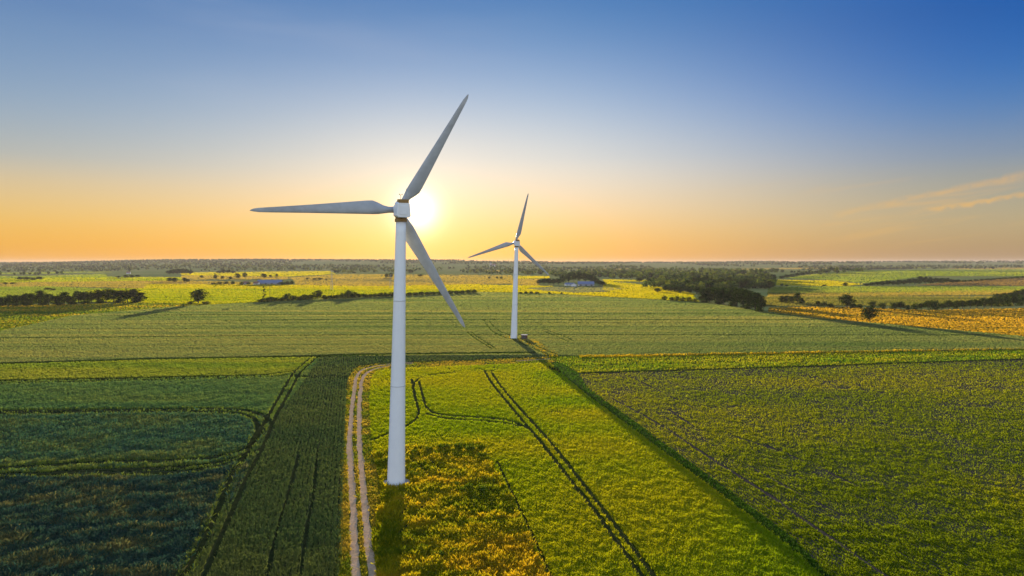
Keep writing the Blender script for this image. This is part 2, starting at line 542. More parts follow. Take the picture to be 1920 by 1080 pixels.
tram([(1092, 700), (1300, 694), (1500, 688), (1700, 681), (1920, 674), (2130, 668)], 1.6, 0.75)  # ditch and hedge shade along the strip's foot, laid as a dark ribbon
tram([(1060, 688), (1200, 684), (1330, 681), (1480, 676)], 0.6, 0.3)
tram([(1190, 676), (1400, 672), (1560, 669), (1700, 668)], 0.6, 0.25)
tram([(1655, 607), (1720, 603), (1800, 602), (1920, 606), (2100, 614)], 1.2, 0.8)
tram([(1700, 601), (1780, 599), (1860, 599), (1960, 603)], 0.8, 0.5)
tram([(1031, 774), (1040, 773.5), (1050, 774)], 1.2, 0.5)
tram([(775, 850), (800, 856), (820, 868), (832, 886), (826, 900)], 0.5, 0.3)
tram([(768, 862), (790, 870), (806, 886), (806, 898)], 0.5, 0.3)
tram([(806, 935), (790, 955), (768, 985), (745, 1006)], 0.6, 0.4)
tram([(790, 920), (770, 945), (750, 968)], 0.5, 0.3)
tram([(932, 868), (950, 905), (972, 950), (1000, 1010), (1035, 1090)], 0.6, 0.35)
# bare lines between the beet rows
for pl, wd in (([(1149, 748), (1255.5, 807), (1336, 863), (1426, 918), (1505, 973.5), (1590, 1033), (1650, 1076), (1690, 1100)], 0.5),
               ([(1420, 829), (1500, 862), (1607, 912)], 0.3), ([(1240, 778), (1330, 832), (1420, 884), (1500, 928), (1582, 969)], 0.3),
               ([(1180, 706), (1260, 745), (1330, 780)], 0.35), ([(1255, 770), (1300, 800)], 0.5), ([(1380, 820), (1460, 846)], 0.4)):
    q = ribbon('bare_soil_row', pl, wd * 1.2, M_SOILB, 0.085)
    LINES.append((q, wd * 1.0))

# the farm track: two pale ruts in the verge
RUT1 = [(669, 1100), (667, 1080), (661, 925), (655, 836), (659, 774), (667, 709), (677, 693), (702, 686), (734, 681.5), (775, 679.5)]
RUT2 = [(700, 1100), (698, 1070), (691, 1030), (683.5, 941), (674, 836), (673, 774), (677, 715), (686, 699), (706, 689.5), (734, 685), (775, 682)]
RUT3 = [(968, 677), (1000, 675.5), (1032, 673)]
for L in (RUT1, RUT2, RUT3):
    q = ribbon('track', L, 1.2, M_TRACK, 0.09, 0.38, spread=0.0)
    LINES.append((q, 0.85))


def seg_mask(x, y, lines=LINES):
    """True where a point keeps clear of every wheel track"""
    ok = np.ones(len(x), bool)
    for q, half in lines:
        x0, y0 = q.min(0) - half * 2.5 - 1
        x1, y1 = q.max(0) + half * 2.5 + 1
        cand = np.nonzero((x > x0) & (x < x1) & (y > y0) & (y < y1) & ok)[0]
        if not len(cand):
            continue
        S = np.array([1.0, 0.42])     # tracks crossed by the drills are wider than those along them
        A = q[:-1] * S; B = q[1:] * S
        for s in range(0, len(cand), 40000):
            ii = cand[s:s + 40000]
            best = np.full(len(ii), 1e9)
            for a, b in zip(A, B):
                d = b - a
                yy_ = y[ii] * 0.42
                t_ = np.clip(((x[ii] - a[0]) * d[0] + (yy_ - a[1]) * d[1]) / max(d @ d, 1e-9), 0, 1)
                best = np.minimum(best, (x[ii] - a[0] - t_ * d[0]) ** 2 + (yy_ - a[1] - t_ * d[1]) ** 2)
            ok[ii[best < half * half]] = False
    return ok


def inpoly(x, y, poly):
    ins = np.zeros(len(x), bool)
    n_ = len(poly)
    for i in range(n_):
        x1, y1 = poly[i]
        x2, y2 = poly[(i + 1) % n_]
        cnd = (y1 > y) != (y2 > y)
        if y1 != y2:
            ins ^= cnd & (x < (x2 - x1) * (y - y1) / (y2 - y1) + x1)
    return ins


def scatter(poly, density):
    """random points of a field, denser near the drone: density per square pixel of the 1920 px frame"""
    P = np.array(poly, float)
    lo = P.min(0); hi = P.max(0)
    n_ = int((hi - lo).prod() * density)
    px = RNG.uniform(lo[0], hi[0], n_)
    py = RNG.uniform(lo[1], hi[1], n_)
    k = inpoly(px, py, poly)
    return px[k], py[k]


def cards(name, x, y, hh, ww, colr, lean=0.35, mat=None, face=None):
    """upright pointed leaves standing on the terrain"""
    n_ = len(x)
    z = hgt(x, y)
    yaw = RNG.uniform(0, 2 * np.pi, n_) if face is None else RNG.normal(0, face, n_)
    c_, s_ = np.cos(yaw), np.sin(yaw)
    lx = RNG.normal(0, lean, n_) * hh
    ly = RNG.normal(0, lean, n_) * hh
    b0 = np.stack([x - c_ * ww / 2, y - s_ * ww / 2, z], 1)
    b1 = np.stack([x + c_ * ww / 2, y + s_ * ww / 2, z], 1)
    off = RNG.uniform(-0.25, 0.25, n_) * ww
    tl = np.stack([x + lx + c_ * (off - ww * 0.16), y + ly + s_ * (off - ww * 0.16), z + hh], 1)
    tr = np.stack([x + lx + c_ * (off + ww * 0.16), y + ly + s_ * (off + ww * 0.16), z + hh * RNG.uniform(0.8, 1.0, n_)], 1)
    V = np.stack([b0, b1, tr, tl], 1).reshape(-1, 3)
    o = link(name, np_mesh(name, V, 4, colr), mat or M_LEAF)
    o['kind'] = 'stuff'
    return o


def crop(name, poly, density, hh, wid, tints, hvar=0.35, patch=(3.0, 8.0), lean=0.35, mat=None, rows=None, clear=True, wpx=1.3, streak=0.0, edge=None, gaps=False, face=None, cn=0.22, rim=None, big=None, thin=0.0, minh=0.35):
    px, py = scatter(poly, density)
    x, y, _ = ground_at(px, py)
    if rows:
        (rx, ry), gap, jit = rows
        L = math.hypot(rx, ry)
        nxr, nyr = -ry / L, rx / L
        q = x * nxr + y * nyr
        dq = np.round(q / gap) * gap - q + RNG.normal(0, jit, len(q))
        x = x + nxr * dq
        y = y + nyr * dq
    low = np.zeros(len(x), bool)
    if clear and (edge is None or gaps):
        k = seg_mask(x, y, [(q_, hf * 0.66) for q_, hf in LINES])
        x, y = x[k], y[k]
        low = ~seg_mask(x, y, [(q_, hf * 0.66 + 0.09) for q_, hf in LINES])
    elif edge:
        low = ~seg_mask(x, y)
    if name == 'tall_weeds':
        k = np.hypot(x + 21.15, y - 124.6) > 2.5
        x, y, low = x[k], y[k], low[k]
    if thin:
        k = RNG.random(len(x)) > thin * smooth(0.45, 0.75, vnoise(x, y, 9, 77) * 0.6 + vnoise(x, y, 2.6, 78) * 0.4)
        x, y, low = x[k], y[k], low[k]
    n1 = vnoise(x, y * 0.7, patch[0], 3) * 0.5 + vnoise(x, y * 0.5, patch[0] * 0.37, 5) * 0.5
    n2 = vnoise(x * 0.6, y, patch[1], 4) * 0.6 + vnoise(x, y, patch[1] * 5, 6) * 0.4
    if streak:
        n2 = n2 * (1 - streak) + streak * (0.55 * vnoise(x * 0.02, y, 7.0, 8) + 0.45 * vnoise(x * 0.012 + 5, y + x * 0.04, 21.0, 9))
    h = hh * (1 - hvar + 1.6 * hvar * n1) * RNG.uniform(1 - minh, 1.15, len(x))
    wv = np.maximum(wid, wpx * y / 683.0) * RNG.uniform(0.7, 1.3, len(x))
    T = np.array(tints, float)
    t_ = np.clip((n2 - 0.25) / 0.5 + RNG.normal(0, cn, len(x)), 0, 0.999) * (len(T) - 1)
    i0 = t_.astype(int)
    fr = (t_ - i0)[:, None]
    colr = (T[i0] * (1 - fr) + T[np.minimum(i0 + 1, len(T) - 1)] * fr) * (1 + RNG.uniform(-0.9, 0.9, (len(x), 1)) * cn)
    if rim:                     # weedy yellow-green growth along the tracks, with sunlit crop rims painted in
        nr = ~seg_mask(x, y, [(q_, hf * 0.66 + 0.42) for q_, hf in LINES]) & ~low & (RNG.random(len(x)) < 0.75)
        colr[nr] = np.array(rim) * RNG.uniform(0.8, 1.2, (nr.sum(), 1))
    if edge:                    # shorter crop beside the wheel tracks, its shaded wall painted dark green
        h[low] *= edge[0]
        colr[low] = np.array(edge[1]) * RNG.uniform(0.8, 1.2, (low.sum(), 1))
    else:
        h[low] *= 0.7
    return cards(name, x, y, h, wv, colr, lean, mat, face)


ROAD_DIR = (pt(660, 925) - pt(659, 774)).xy
BEET_DIR = (pt(1650, 1076) - pt(1149, 748)).xy
D_ = 0.62
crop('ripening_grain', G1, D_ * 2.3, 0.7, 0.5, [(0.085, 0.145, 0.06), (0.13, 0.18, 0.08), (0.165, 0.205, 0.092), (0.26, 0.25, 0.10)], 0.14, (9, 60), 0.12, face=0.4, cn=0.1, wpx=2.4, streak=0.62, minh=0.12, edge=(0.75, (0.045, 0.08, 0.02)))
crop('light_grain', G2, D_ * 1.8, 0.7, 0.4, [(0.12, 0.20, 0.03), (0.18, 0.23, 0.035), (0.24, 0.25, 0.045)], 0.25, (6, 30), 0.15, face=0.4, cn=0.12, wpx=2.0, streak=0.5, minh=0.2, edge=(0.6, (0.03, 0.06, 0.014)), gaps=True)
crop('green_grain', G3A, D_ * 1.6, 0.7, 0.30, [(0.075, 0.16, 0.055), (0.115, 0.19, 0.05), (0.18, 0.22, 0.045)], 0.4, (3, 14), 0.25, face=0.6, cn=0.14, wpx=1.6, streak=0.5, edge=(0.5, (0.018, 0.04, 0.012)), gaps=True, mat=M_COOL, rim=(0.16, 0.22, 0.03))  # blue-green grain; its darkening towards the near left is painted-in vignetting
crop('vignette_dark_grain', G3B, D_ * 1.3, 0.75, 0.26, [(0.038, 0.10, 0.068), (0.06, 0.135, 0.07), (0.08, 0.15, 0.055), (0.15, 0.175, 0.045)], 0.7, (2.2, 5), 0.45, streak=0.3, minh=0.5, edge=(0.5, (0.012, 0.03, 0.012)), gaps=True, mat=M_COOL, rim=(0.15, 0.20, 0.03))
crop('vignette_dark_grain', G3C, D_ * 1.2, 0.8, 0.22, [(0.024, 0.06, 0.052), (0.036, 0.082, 0.058), (0.046, 0.092, 0.05), (0.15, 0.14, 0.05)], 0.85, (1.8, 2.5), 0.5, minh=0.55, edge=(0.5, (0.012, 0.026, 0.012)), gaps=True, mat=M_COOL, rim=(0.15, 0.19, 0.03))
crop('drilled_grain', G4, D_ * 1.3, 0.7, 0.2, [(0.06, 0.10, 0.035), (0.085, 0.125, 0.036), (0.115, 0.14, 0.036)], 0.25, (3, 14), 0.3, rows=(tuple(ROAD_DIR), 0.8, 0.12), mat=M_COOL)
crop('verge_grass', VERGE, D_ * 1.3, 0.42, 0.22, [(0.14, 0.20, 0.015), (0.36, 0.28, 0.03), (0.44, 0.31, 0.05)], 0.5, (1.6, 4), 0.5)
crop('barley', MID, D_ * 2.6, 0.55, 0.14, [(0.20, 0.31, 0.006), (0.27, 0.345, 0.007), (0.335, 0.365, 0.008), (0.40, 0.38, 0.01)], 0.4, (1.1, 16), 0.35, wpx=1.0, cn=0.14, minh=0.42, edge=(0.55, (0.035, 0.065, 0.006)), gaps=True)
crop('tall_weeds', ROUGH, D_ * 2.4, 0.8, 0.14, [(0.14, 0.18, 0.008), (0.33, 0.30, 0.010), (0.45, 0.36, 0.014), (0.46, 0.31, 0.016)], 0.85, (1.2, 2.6), 0.4, minh=0.6)
crop('ditch_grass', DITCH, D_ * 1.2, 0.4, 0.3, [(0.03, 0.08, 0.012), (0.05, 0.12, 0.014)], 0.3, (2, 7), 0.4)  # ditch is flat; the shade of its side is painted as darker green
crop('beet_leaves', BEET, D_ * 2.0, 0.36, 0.17, [(0.16, 0.22, 0.006), (0.23, 0.27, 0.008), (0.30, 0.30, 0.01)], 0.7, (1.2, 22), 0.5, wpx=1.0, rows=(tuple(BEET_DIR), 0.75, 0.12), thin=0.6, minh=0.55)
crop('strip_grass', STRIP, D_ * 1.3, 0.6, 0.4, [(0.10, 0.22, 0.014), (0.24, 0.29, 0.016), (0.38, 0.34, 0.02)], 0.5, (5, 12), 0.4, streak=0.4)
crop('meadow_grass', MEADOW, D_ * 1.4, 0.6, 0.6, [(0.22, 0.19, 0.02), (0.46, 0.28, 0.025), (0.58, 0.35, 0.03)], 0.25, (8, 30), 0.3, wpx=2.0, streak=0.6, minh=0.2)
crop('scrub_grass', SCRUB, D_ * 1.4, 0.8, 0.6, [(0.08, 0.15, 0.015), (0.19, 0.22, 0.02), (0.44, 0.30, 0.03)], 0.4, (8, 28), 0.4, wpx=2.0, streak=0.4)

GOLD = [(0.26, 0.22, 0.012), (0.46, 0.32, 0.014), (0.54, 0.36, 0.02)]
crop('weed_strip', [(938, 634), (956, 630), (985, 638), (1004, 639), (1022, 652), (1046, 664), (1046, 670), (1026, 669), (1000, 653), (975, 642), (950, 638)], D_ * 2.0, 0.8, 0.4, GOLD, 0.5, (3, 6), 0.3, face=0.7)
crop('weed_strip', [(1085, 668.5), (1300, 664.5), (1500, 661.5), (1920, 655), (1920, 656.5), (1500, 664), (1300, 667.5), (1090, 672)], D_ * 2.0, 0.9, 0.4, GOLD, 0.4, (5, 9), 0.3, face=0.7)

# far fields, each with its own standing crop
YEL = [(0.26, 0.27, 0.004), (0.36, 0.32, 0.004), (0.42, 0.345, 0.005)]
YGR = [(0.14, 0.22, 0.004), (0.26, 0.29, 0.004), (0.36, 0.33, 0.006)]
OLV = [(0.22, 0.19, 0.05), (0.28, 0.22, 0.06), (0.32, 0.24, 0.07)]
GRN = [(0.11, 0.17, 0.03), (0.17, 0.23, 0.035), (0.26, 0.27, 0.045)]
BRN = [(0.14, 0.10, 0.05), (0.19, 0.13, 0.06)]
GRY = [(0.13, 0.15, 0.10), (0.18, 0.19, 0.12)]
FAR = [
    ('yellow_field', YGR, [(160, 547), (200, 542), (420, 539), (740, 540), (895, 545), (640, 556), (480, 567), (400, 571), (200, 567)]),
    ('yellow_field', YEL, [(270, 533), (520, 534), (700, 537), (900, 533), (895, 547), (740, 545), (520, 543), (270, 541)]),
    ('green_field', GRN, [(-220, 541), (90, 537), (200, 542), (160, 547), (200, 567), (-220, 572)]),
    ('olive_field', OLV, [(-220, 532), (180, 528), (280, 531), (270, 541), (90, 537), (-220, 541)]),
    ('yellow_field', YGR, [(-220, 525), (200, 519), (340, 520), (340, 526), (180, 528), (-220, 532)]),
    ('olive_field', OLV, [(180, 528), (340, 526), (460, 529), (520, 534), (270, 533)]),
    ('green_field', GRN, [(-220, 517), (60, 518), (200, 513), (200, 519), (-220, 525)]),
    ('olive_field', OLV, [(540, 521), (640, 514), (960, 516), (960, 532), (900, 533), (700, 537), (555, 534), (550, 525)]),
    ('yellow_field', YEL, [(340, 511), (620, 508), (630, 514), (540, 519), (340, 516)]),
    ('olive_field', OLV, [(340, 516), (540, 519), (540, 524), (340, 525)]),
    ('yellow_field', YEL, [(900, 534), (1010, 536), (1040, 537), (985, 541), (1020, 545.5), (1080, 549.5), (1140, 548), (1180, 553), (1250, 557), (1240, 562), (1040, 551), (895, 547)]),
    ('grey_green_field', GRY, [(985, 541), (1040, 538), (1130, 537), (1175, 542), (1130, 547), (1080, 549), (1020, 545)]),
    ('yellow_field', YEL, [(1133, 528), (1180, 531), (1250, 540), (1305, 552), (1300, 556), (1180, 553), (1130, 545)]),
    ('green_field', YGR, [(1180, 553), (1300, 556), (1310, 566), (1240, 562)]),
    ('yellow_field', YEL, [(965, 517), (1030, 518), (1030, 522), (965, 523)]),
    ('olive_field', OLV, [(960, 523), (1010, 523), (1010, 535), (960, 534)]),
    ('yellow_field', YEL, [(1130, 524), (1245, 525), (1245, 528), (1133, 528)]),
    ('yellow_field', YEL, [(1455, 525), (1560, 526), (1620, 533), (1580, 537), (1455, 535)]),
    ('olive_field', GRN, [(1530, 514), (1700, 506), (1920, 504), (2140, 505), (2140, 516), (1920, 518), (1740, 518), (1620, 531), (1560, 525), (1470, 521)]),
    ('green_field', GRN, [(1440, 538), (1700, 537), (2140, 538), (2140, 548), (1440, 551)]),
    ('yellow_field', OLV, [(1440, 551), (1700, 548), (1900, 544), (2140, 540), (2140, 548), (1900, 553), (1440, 557)]),
    ('yellow_field', OLV, [(1370, 504), (1500, 502), (1590, 501.5), (1590, 503.5), (1480, 505), (1370, 506)]),
    ('yellow_field', YGR, [(1640, 502), (1700, 501), (1760, 501.5), (1700, 503.5)]),
    ('olive_field', OLV, [(1760, 503), (1920, 501.5), (2100, 501.5), (2100, 504), (1800, 505)]),
    ('olive_field', OLV, [(1060, 505), (1180, 503.5), (1240, 504), (1150, 506.5)]),
    ('olive_field', OLV, [(880, 508), (960, 506.5), (990, 507.5), (930, 510)]),
    ('yellow_field', YGR, [(1250, 509), (1330, 508), (1350, 509.5), (1280, 511)]),
    ('green_field', GRN, [(-150, 512), (40, 511), (160, 509), (220, 510), (60, 514), (-150, 515)]),
    ('green_field', [(0.05, 0.09, 0.03), (0.09, 0.13, 0.04)], [(1440, 549), (1600, 547), (1780, 547), (1700, 549), (1560, 551), (1440, 552)]),
    ('ploughed_field', BRN, [(1720, 535), (1800, 527), (1920, 521), (2140, 518), (2140, 533), (1920, 536)]),
    ('dry_field', [(0.09, 0.11, 0.03), (0.15, 0.15, 0.045), (0.24, 0.20, 0.06)], [(1430, 557), (1640, 556), (1900, 556), (1900, 574), (1560, 574), (1430, 575)]),
]
for nm, tints, poly in FAR:
    mt = surf_mat(nm, tints[0], tints[-1], 0.01, stretch=(0.5, 2, 1))
    sheet(nm, poly, mt, 0.12)
    crop(nm.replace('field', 'crop'), poly, D_ * 1.8, 1.0, 1.2, tints, 0.2, (18, 90), 0.15, clear=False, face=0.4, cn=0.12, wpx=2.0, streak=0.5, minh=0.2)

# ------------------------------------------------------------------ wind turbines
M_WHITE = plain_mat('white_paint', (0.80, 0.81, 0.82), 0.38, 0.06, 0.35)
M_BLADE = plain_mat('blade_gelcoat', (0.46, 0.47, 0.48), 0.35, 0.4, 0.35)
M_SEAM = plain_mat('seam_grey', (0.42, 0.44, 0.46), 0.5)
M_YAW = plain_mat('sun_bloom_ochre', (0.30, 0.17, 0.04), 0.55, 0.25, 3.0)  # gold of the sun's bloom painted into yaw ring and cooler
M_CONC = plain_mat('concrete', (0.34, 0.33, 0.31), 0.85, 0.2, 1.5)
M_STEEL = plain_mat('galvanised_steel', (0.30, 0.31, 0.32), 0.5, 0.15, 2.0, 0.4)
M_DARKM = plain_mat('dark_metal', (0.05, 0.05, 0.055), 0.5)


def blade_mesh(R):
    bm = bmesh.new()
    secs = [(0.035, 1.15, 1.15, 0.5), (0.075, 1.15, 1.10, 0.5), (0.11, 1.5, 0.92, 0.44), (0.15, 2.15, 0.72, 0.36), (0.185, 2.52, 0.62, 0.31), (0.23, 2.46, 0.54, 0.30),
            (0.32, 2.22, 0.44, 0.30), (0.45, 1.88, 0.34, 0.30), (0.60, 1.50, 0.25, 0.30), (0.75, 1.17, 0.18, 0.30), (0.88, 0.90, 0.13, 0.30),
            (0.945, 0.74, 0.09, 0.28), (0.975, 0.52, 0.06, 0.18), (0.992, 0.27, 0.035, 0.0), (1.0, 0.08, 0.02, -0.6)]
    n_ = 20
    rings = []
    for fr, ch, th, le in secs:
        tw = R_(13) * max(0, 1 - fr / 0.75) ** 1.4 if fr > 0.06 else R_(13)
        ring = []
        for i in range(n_):
            a = 2 * math.pi * i / n_
            cx = 0.5 - 0.5 * math.cos(a)              # 0 leading edge .. 1 trailing edge
            rnd = min(1, max(0, (0.20 - fr) / 0.1))   # round at the root, aerofoil further out
            prof = math.sin(a) * (0.5 * rnd + (1 - rnd) * 0.5 * (1.35 * (1 - cx) ** 0.55))
            X = (cx - le) * ch
            Y = prof * th
            ring.append(bm.verts.new((X * math.cos(tw) - Y * math.sin(tw), X * math.sin(tw) + Y * math.cos(tw), fr * R)))
        rings.append(ring)
    for A, B in zip(rings[:-1], rings[1:]):
        for i in range(n_):
            bm.faces.new((A[i], A[(i + 1) % n_], B[(i + 1) % n_], B[i]))
    bm.faces.new(rings[0]); bm.faces.new(rings[-1])
    return bm


def section_loft(bm, secs):
    """secs: (y, half width bottom, half width top, z bottom, z top, chamfer)"""
    rings = []
    for y, wb, wt, zb, zt, c_ in secs:
        pts = [(-wb + c_, zb), (wb - c_, zb), (wb, zb + c_), (wt, zt - c_ * 1.4), (wt - c_ * 1.2, zt), (-wt + c_ * 1.2, zt), (-wt, zt - c_ * 1.4), (-wb, zb + c_)]
        rings.append([bm.verts.new((p, y, q)) for p, q in pts])
    for A, B in zip(rings[:-1], rings[1:]):
        for i in range(8):
            bm.faces.new((A[i], A[(i + 1) % 8], B[(i + 1) % 8], B[i]))
    bm.faces.new(rings[0]); bm.faces.new(rings[-1])


def turbine(hub, R, yaw, tilt, phases, base_xy, r_base, r_top, label):
    bx_, by_ = base_xy
    root = tag(empty('wind_turbine', (bx_, by_, 0)), label, 'wind turbine', 'white three-bladed wind turbines in the fields')
    hub = Vector(hub) - Vector((bx_, by_, 0))
    n = Vector((math.sin(yaw) * math.cos(tilt), math.cos(yaw) * math.cos(tilt), math.sin(tilt)))
    u = n.cross(Vector((0, 0, 1))).normalized()
    v = u.cross(n)
    yawm = Matrix.Rotation(-yaw, 4, 'Z')
    top = hub - n * 1.75                       # yaw axis at nacelle height
    zt = top.z - 2.15
    lean_ = Vector((top.x, top.y, 0))
    # tower: tapered steel tube, leaning as little as the photograph shows
    bm = bmesh.new()
    lathe(bm, [(r_base * 1.0, 0.0), (r_base, 0.3)] + [(r_base + (r_top - r_base) * (k / 24) ** 0.85, 0.3 + (zt - 0.3) * k / 24) for k in range(1, 25)], 40)
    for vv in bm.verts:
        vv.co += lean_ * (vv.co.z / zt)
    tw = bm_obj('tower', bm, M_WHITE, root, True)
    for fz in (0.375, 0.70):
        bm = bmesh.new()
        k = (fz * zt - 0.3) / (zt - 0.3)
        rr = r_base + (r_top - r_base) * k ** 0.85
        lathe(bm, [(rr + 0.0, fz * zt - 0.05), (rr + 0.035, fz * zt - 0.045), (rr + 0.035, fz * zt + 0.045), (rr, fz * zt + 0.05)], 40)
        for vv in bm.verts:
            vv.co += lean_ * (vv.co.z / zt)
        bm_obj('flange', bm, M_SEAM, tw, True)
    bm = bmesh.new()
    lathe(bm, [(r_base + 1.1, -0.4), (r_base + 1.1, 0.10), (r_base + 1.0, 0.16), (r_base * 0.5, 0.16)], 40)
    bm_obj('foundation', bm, M_CONC, root)
    # yaw ring
    bm = bmesh.new()
    lathe(bm, [(r_top * 0.98, zt - 0.05), (r_top + 0.22, zt + 0.0), (r_top + 0.22, zt + 0.5), (r_top + 0.12, zt + 0.54), (r_top + 0.12, zt + 1.0)], 32)
    o = bm_obj('yaw_ring', bm, M_YAW, root, False)
    o.location = lean_
    # nacelle
    bm = bmesh.new()
    section_loft(bm, [(-2.55, 1.18, 0.98, -1.2, 1.42, 0.28), (-2.35, 1.3, 1.08, -1.27, 1.55, 0.3), (0.2, 1.34, 1.12, -1.3, 1.6, 0.3), (0.75, 1.15, 0.95, -1.1, 1.35, 0.32)])
    nc = bm_obj('nacelle', bm, M_WHITE, root)
    nc.matrix_local = Matrix.Translation(top) @ yawm @ Matrix.Rotation(tilt, 4, 'X')
    bm = bmesh.new()
    box(bm, -0.88, 0.88, -2.58, -0.6, 1.25, 1.95)
    bmesh.ops.bevel(bm, geom=bm.edges[:], offset=0.08, segments=2, affect='EDGES')
    bm_obj('cooler', bm, M_YAW, nc)
    bm = bmesh.new()
    box(bm, -0.62, 0.62, -2.62, -2.553, -0.75, 0.85)
    bmesh.ops.bevel(bm, geom=bm.edges[:], offset=0.03, segments=1, affect='EDGES')
    bm_obj('rear_hatch', bm, M_WHITE, nc)
    bm = bmesh.new()
    tube(bm, (0.55, -1.4, 1.8), (0.55, -1.4, 4.0), 0.045, 0.03)
    bm_obj('lightning_rod', bm, M_STEEL, nc)
    bm = bmesh.new()
    tube(bm, (-0.5, -2.0, 1.8), (-0.5, -2.0, 2.75), 0.05, 0.05)
    tube(bm, (-0.75, -2.0, 2.72), (-0.25, -2.0, 2.72), 0.04, 0.04)
    for sx in (-0.75, -0.25):
        tube(bm, (sx, -2.0, 2.72), (sx, -2.0, 2.95), 0.09, 0.05)
    bm_obj('anemometer', bm, M_STEEL, nc)
    # hub with nose cone
    bm = bmesh.new()
    prof = [(0.9, -0.95), (1.12, -0.7), (1.2, 0.0), (1.1, 0.65), (0.82, 1.15), (0.45, 1.5), (0.1, 1.65)]
    lathe(bm, prof, 28)
    hb = bm_obj('hub', bm, M_WHITE, root, True)
    rotm = Matrix((u, n, v)).transposed().to_4x4()
    hb.matrix_local = Matrix.Translation(hub) @ rotm @ Matrix.Rotation(R_(-90), 4, 'X')
    bmB = blade_mesh(R)
    meB = bpy.data.meshes.new('blade')
    bmesh.ops.recalc_face_normals(bmB, faces=bmB.faces)
    bmB.to_mesh(meB); bmB.free()
    for p in meB.polygons:
        p.use_smooth = True
    meB.materials.append(M_BLADE)
    for a, k in phases:
        er = math.cos(a) * u + math.sin(a) * v
        ec = math.sin(a) * u - math.cos(a) * v
        b = bpy.data.objects.new('blade', meB)
        COL.objects.link(b)
        b.parent = root
        b.matrix_local = Matrix.Translation(hub) @ Matrix((ec, n, er)).transposed().to_4x4() @ Matrix.Diagonal((1, 1, k, 1))
    return root


yaw1, yaw2 = -0.369, -0.274
turbine((-20.70, 125.0, 49.95), 25.5, yaw1, 0.10, [(1.061 + R_(-0.5), 0.99), (1.061 + 2 * math.pi / 3 + R_(1.3), 1.0), (1.061 + 4 * math.pi / 3 + R_(0.3), 1.02)],
        (-21.15, 124.6), 1.63, 0.90, 'near large white wind turbine beside the gravel track, in front of the sun')
turbine((1.9, 358.0, 50.75), 26.5, yaw2, 0.18, [(1.366, 1.0), (1.366 + 2 * math.pi / 3, 1.0), (1.366 + 4 * math.pi / 3, 1.0)],
        (0.95, 358.5), 1.75, 0.95, 'smaller distant white wind turbine standing in the grain beside the brown kiosk')

# transformer kiosk at the foot of the second turbine
k0 = pt(983, 636.5)
root = tag(empty('transformer_kiosk', k0, R_(-12)), 'small red-brown kiosk with pale roof at the foot of the distant turbine', 'kiosk')
M_RED = plain_mat('red_brown_cladding', (0.16, 0.055, 0.035), 0.7, 0.25, 1.5)
M_PALE = plain_mat('pale_roof', (0.55, 0.47, 0.40), 0.6, 0.15)
bm = bmesh.new(); box(bm, -1.4, 1.4, -1.1, 1.1, 0, 2.3); bm_obj('body', bm, M_RED, root)
bm = bmesh.new(); box(bm, -1.6, 1.6, -1.3, 1.3, 2.303, 2.55)
bmesh.ops.bevel(bm, geom=bm.edges[:], offset=0.05, segments=1, affect='EDGES'); bm_obj('roof', bm, M_PALE, root)
for x0 in (-0.95, 0.05):
    bm = bmesh.new(); box(bm, x0, x0 + 0.9, -1.16, -1.103, 0.15, 2.0); d = bm_obj('door', bm, M_DARKM, root)

# ------------------------------------------------------------------ trees and shrubs
ORD = ['first', 'second', 'third', 'fourth', 'fifth', 'sixth', 'seventh', 'eighth', 'ninth', 'tenth', 'eleventh', 'twelfth', 'thirteenth', 'fourteenth', 'fifteenth',
       'sixteenth', 'seventeenth', 'eighteenth', 'nineteenth', 'twentieth'] + ['twenty-' + q for q in ('first', 'second', 'third', 'fourth', 'fifth', 'sixth', 'seventh', 'eighth', 'ninth')] + \
      ['thirtieth'] + ['thirty-' + q for q in ('first', 'second', 'third', 'fourth', 'fifth', 'sixth', 'seventh', 'eighth', 'ninth')] + ['fortieth'] + ['forty-' + q for q in ('first', 'second', 'third', 'fourth', 'fifth', 'sixth')]


def leaf_cloud(cent, rad, n_, size, rng, tints, floor=None):
    """many leaf-sized faces spread through a set of lumpy clumps; unit coordinates"""
    k = rng.integers(0, len(cent), n_)
    d = rng.normal(size=(n_, 3)); d /= np.linalg.norm(d, axis=1)[:, None]
    r = rng.random(n_) ** 0.45
    p = cent[k] + d * (r[:, None] * rad[k][:, None])
    if floor is not None:
        p[:, 2] = np.maximum(p[:, 2], floor + rng.random(n_) * 0.03)
    nrm = d * 0.6 + rng.normal(size=(n_, 3)) * 0.6
    nrm /= np.linalg.norm(nrm, axis=1)[:, None]
    a = np.cross(nrm, rng.normal(size=(n_, 3))); a /= np.linalg.norm(a, axis=1)[:, None]
    b = np.cross(nrm, a)
    s = size * rng.uniform(0.6, 1.3, n_)[:, None]
    V = np.stack([p - a * s, p - b * s * 0.55, p + a * s, p + b * s * 0.6], 1).reshape(-1, 3)
    T = np.array(tints)
    c_ = T[rng.integers(0, len(T), n_)] * rng.uniform(0.75, 1.25, (n_, 1)) * (0.8 + 0.4 * rng.random(len(cent)))[k][:, None]
    return V, c_


TREE_T = [(0.018, 0.036, 0.008), (0.034, 0.058, 0.009), (0.012, 0.028, 0.008)]
BUSH_T = [(0.025, 0.045, 0.009), (0.05, 0.07, 0.012), (0.02, 0.04, 0.01)]
WEED_T = [(0.08, 0.15, 0.012), (0.14, 0.20, 0.014), (0.05, 0.10, 0.012), (0.24, 0.22, 0.015)]


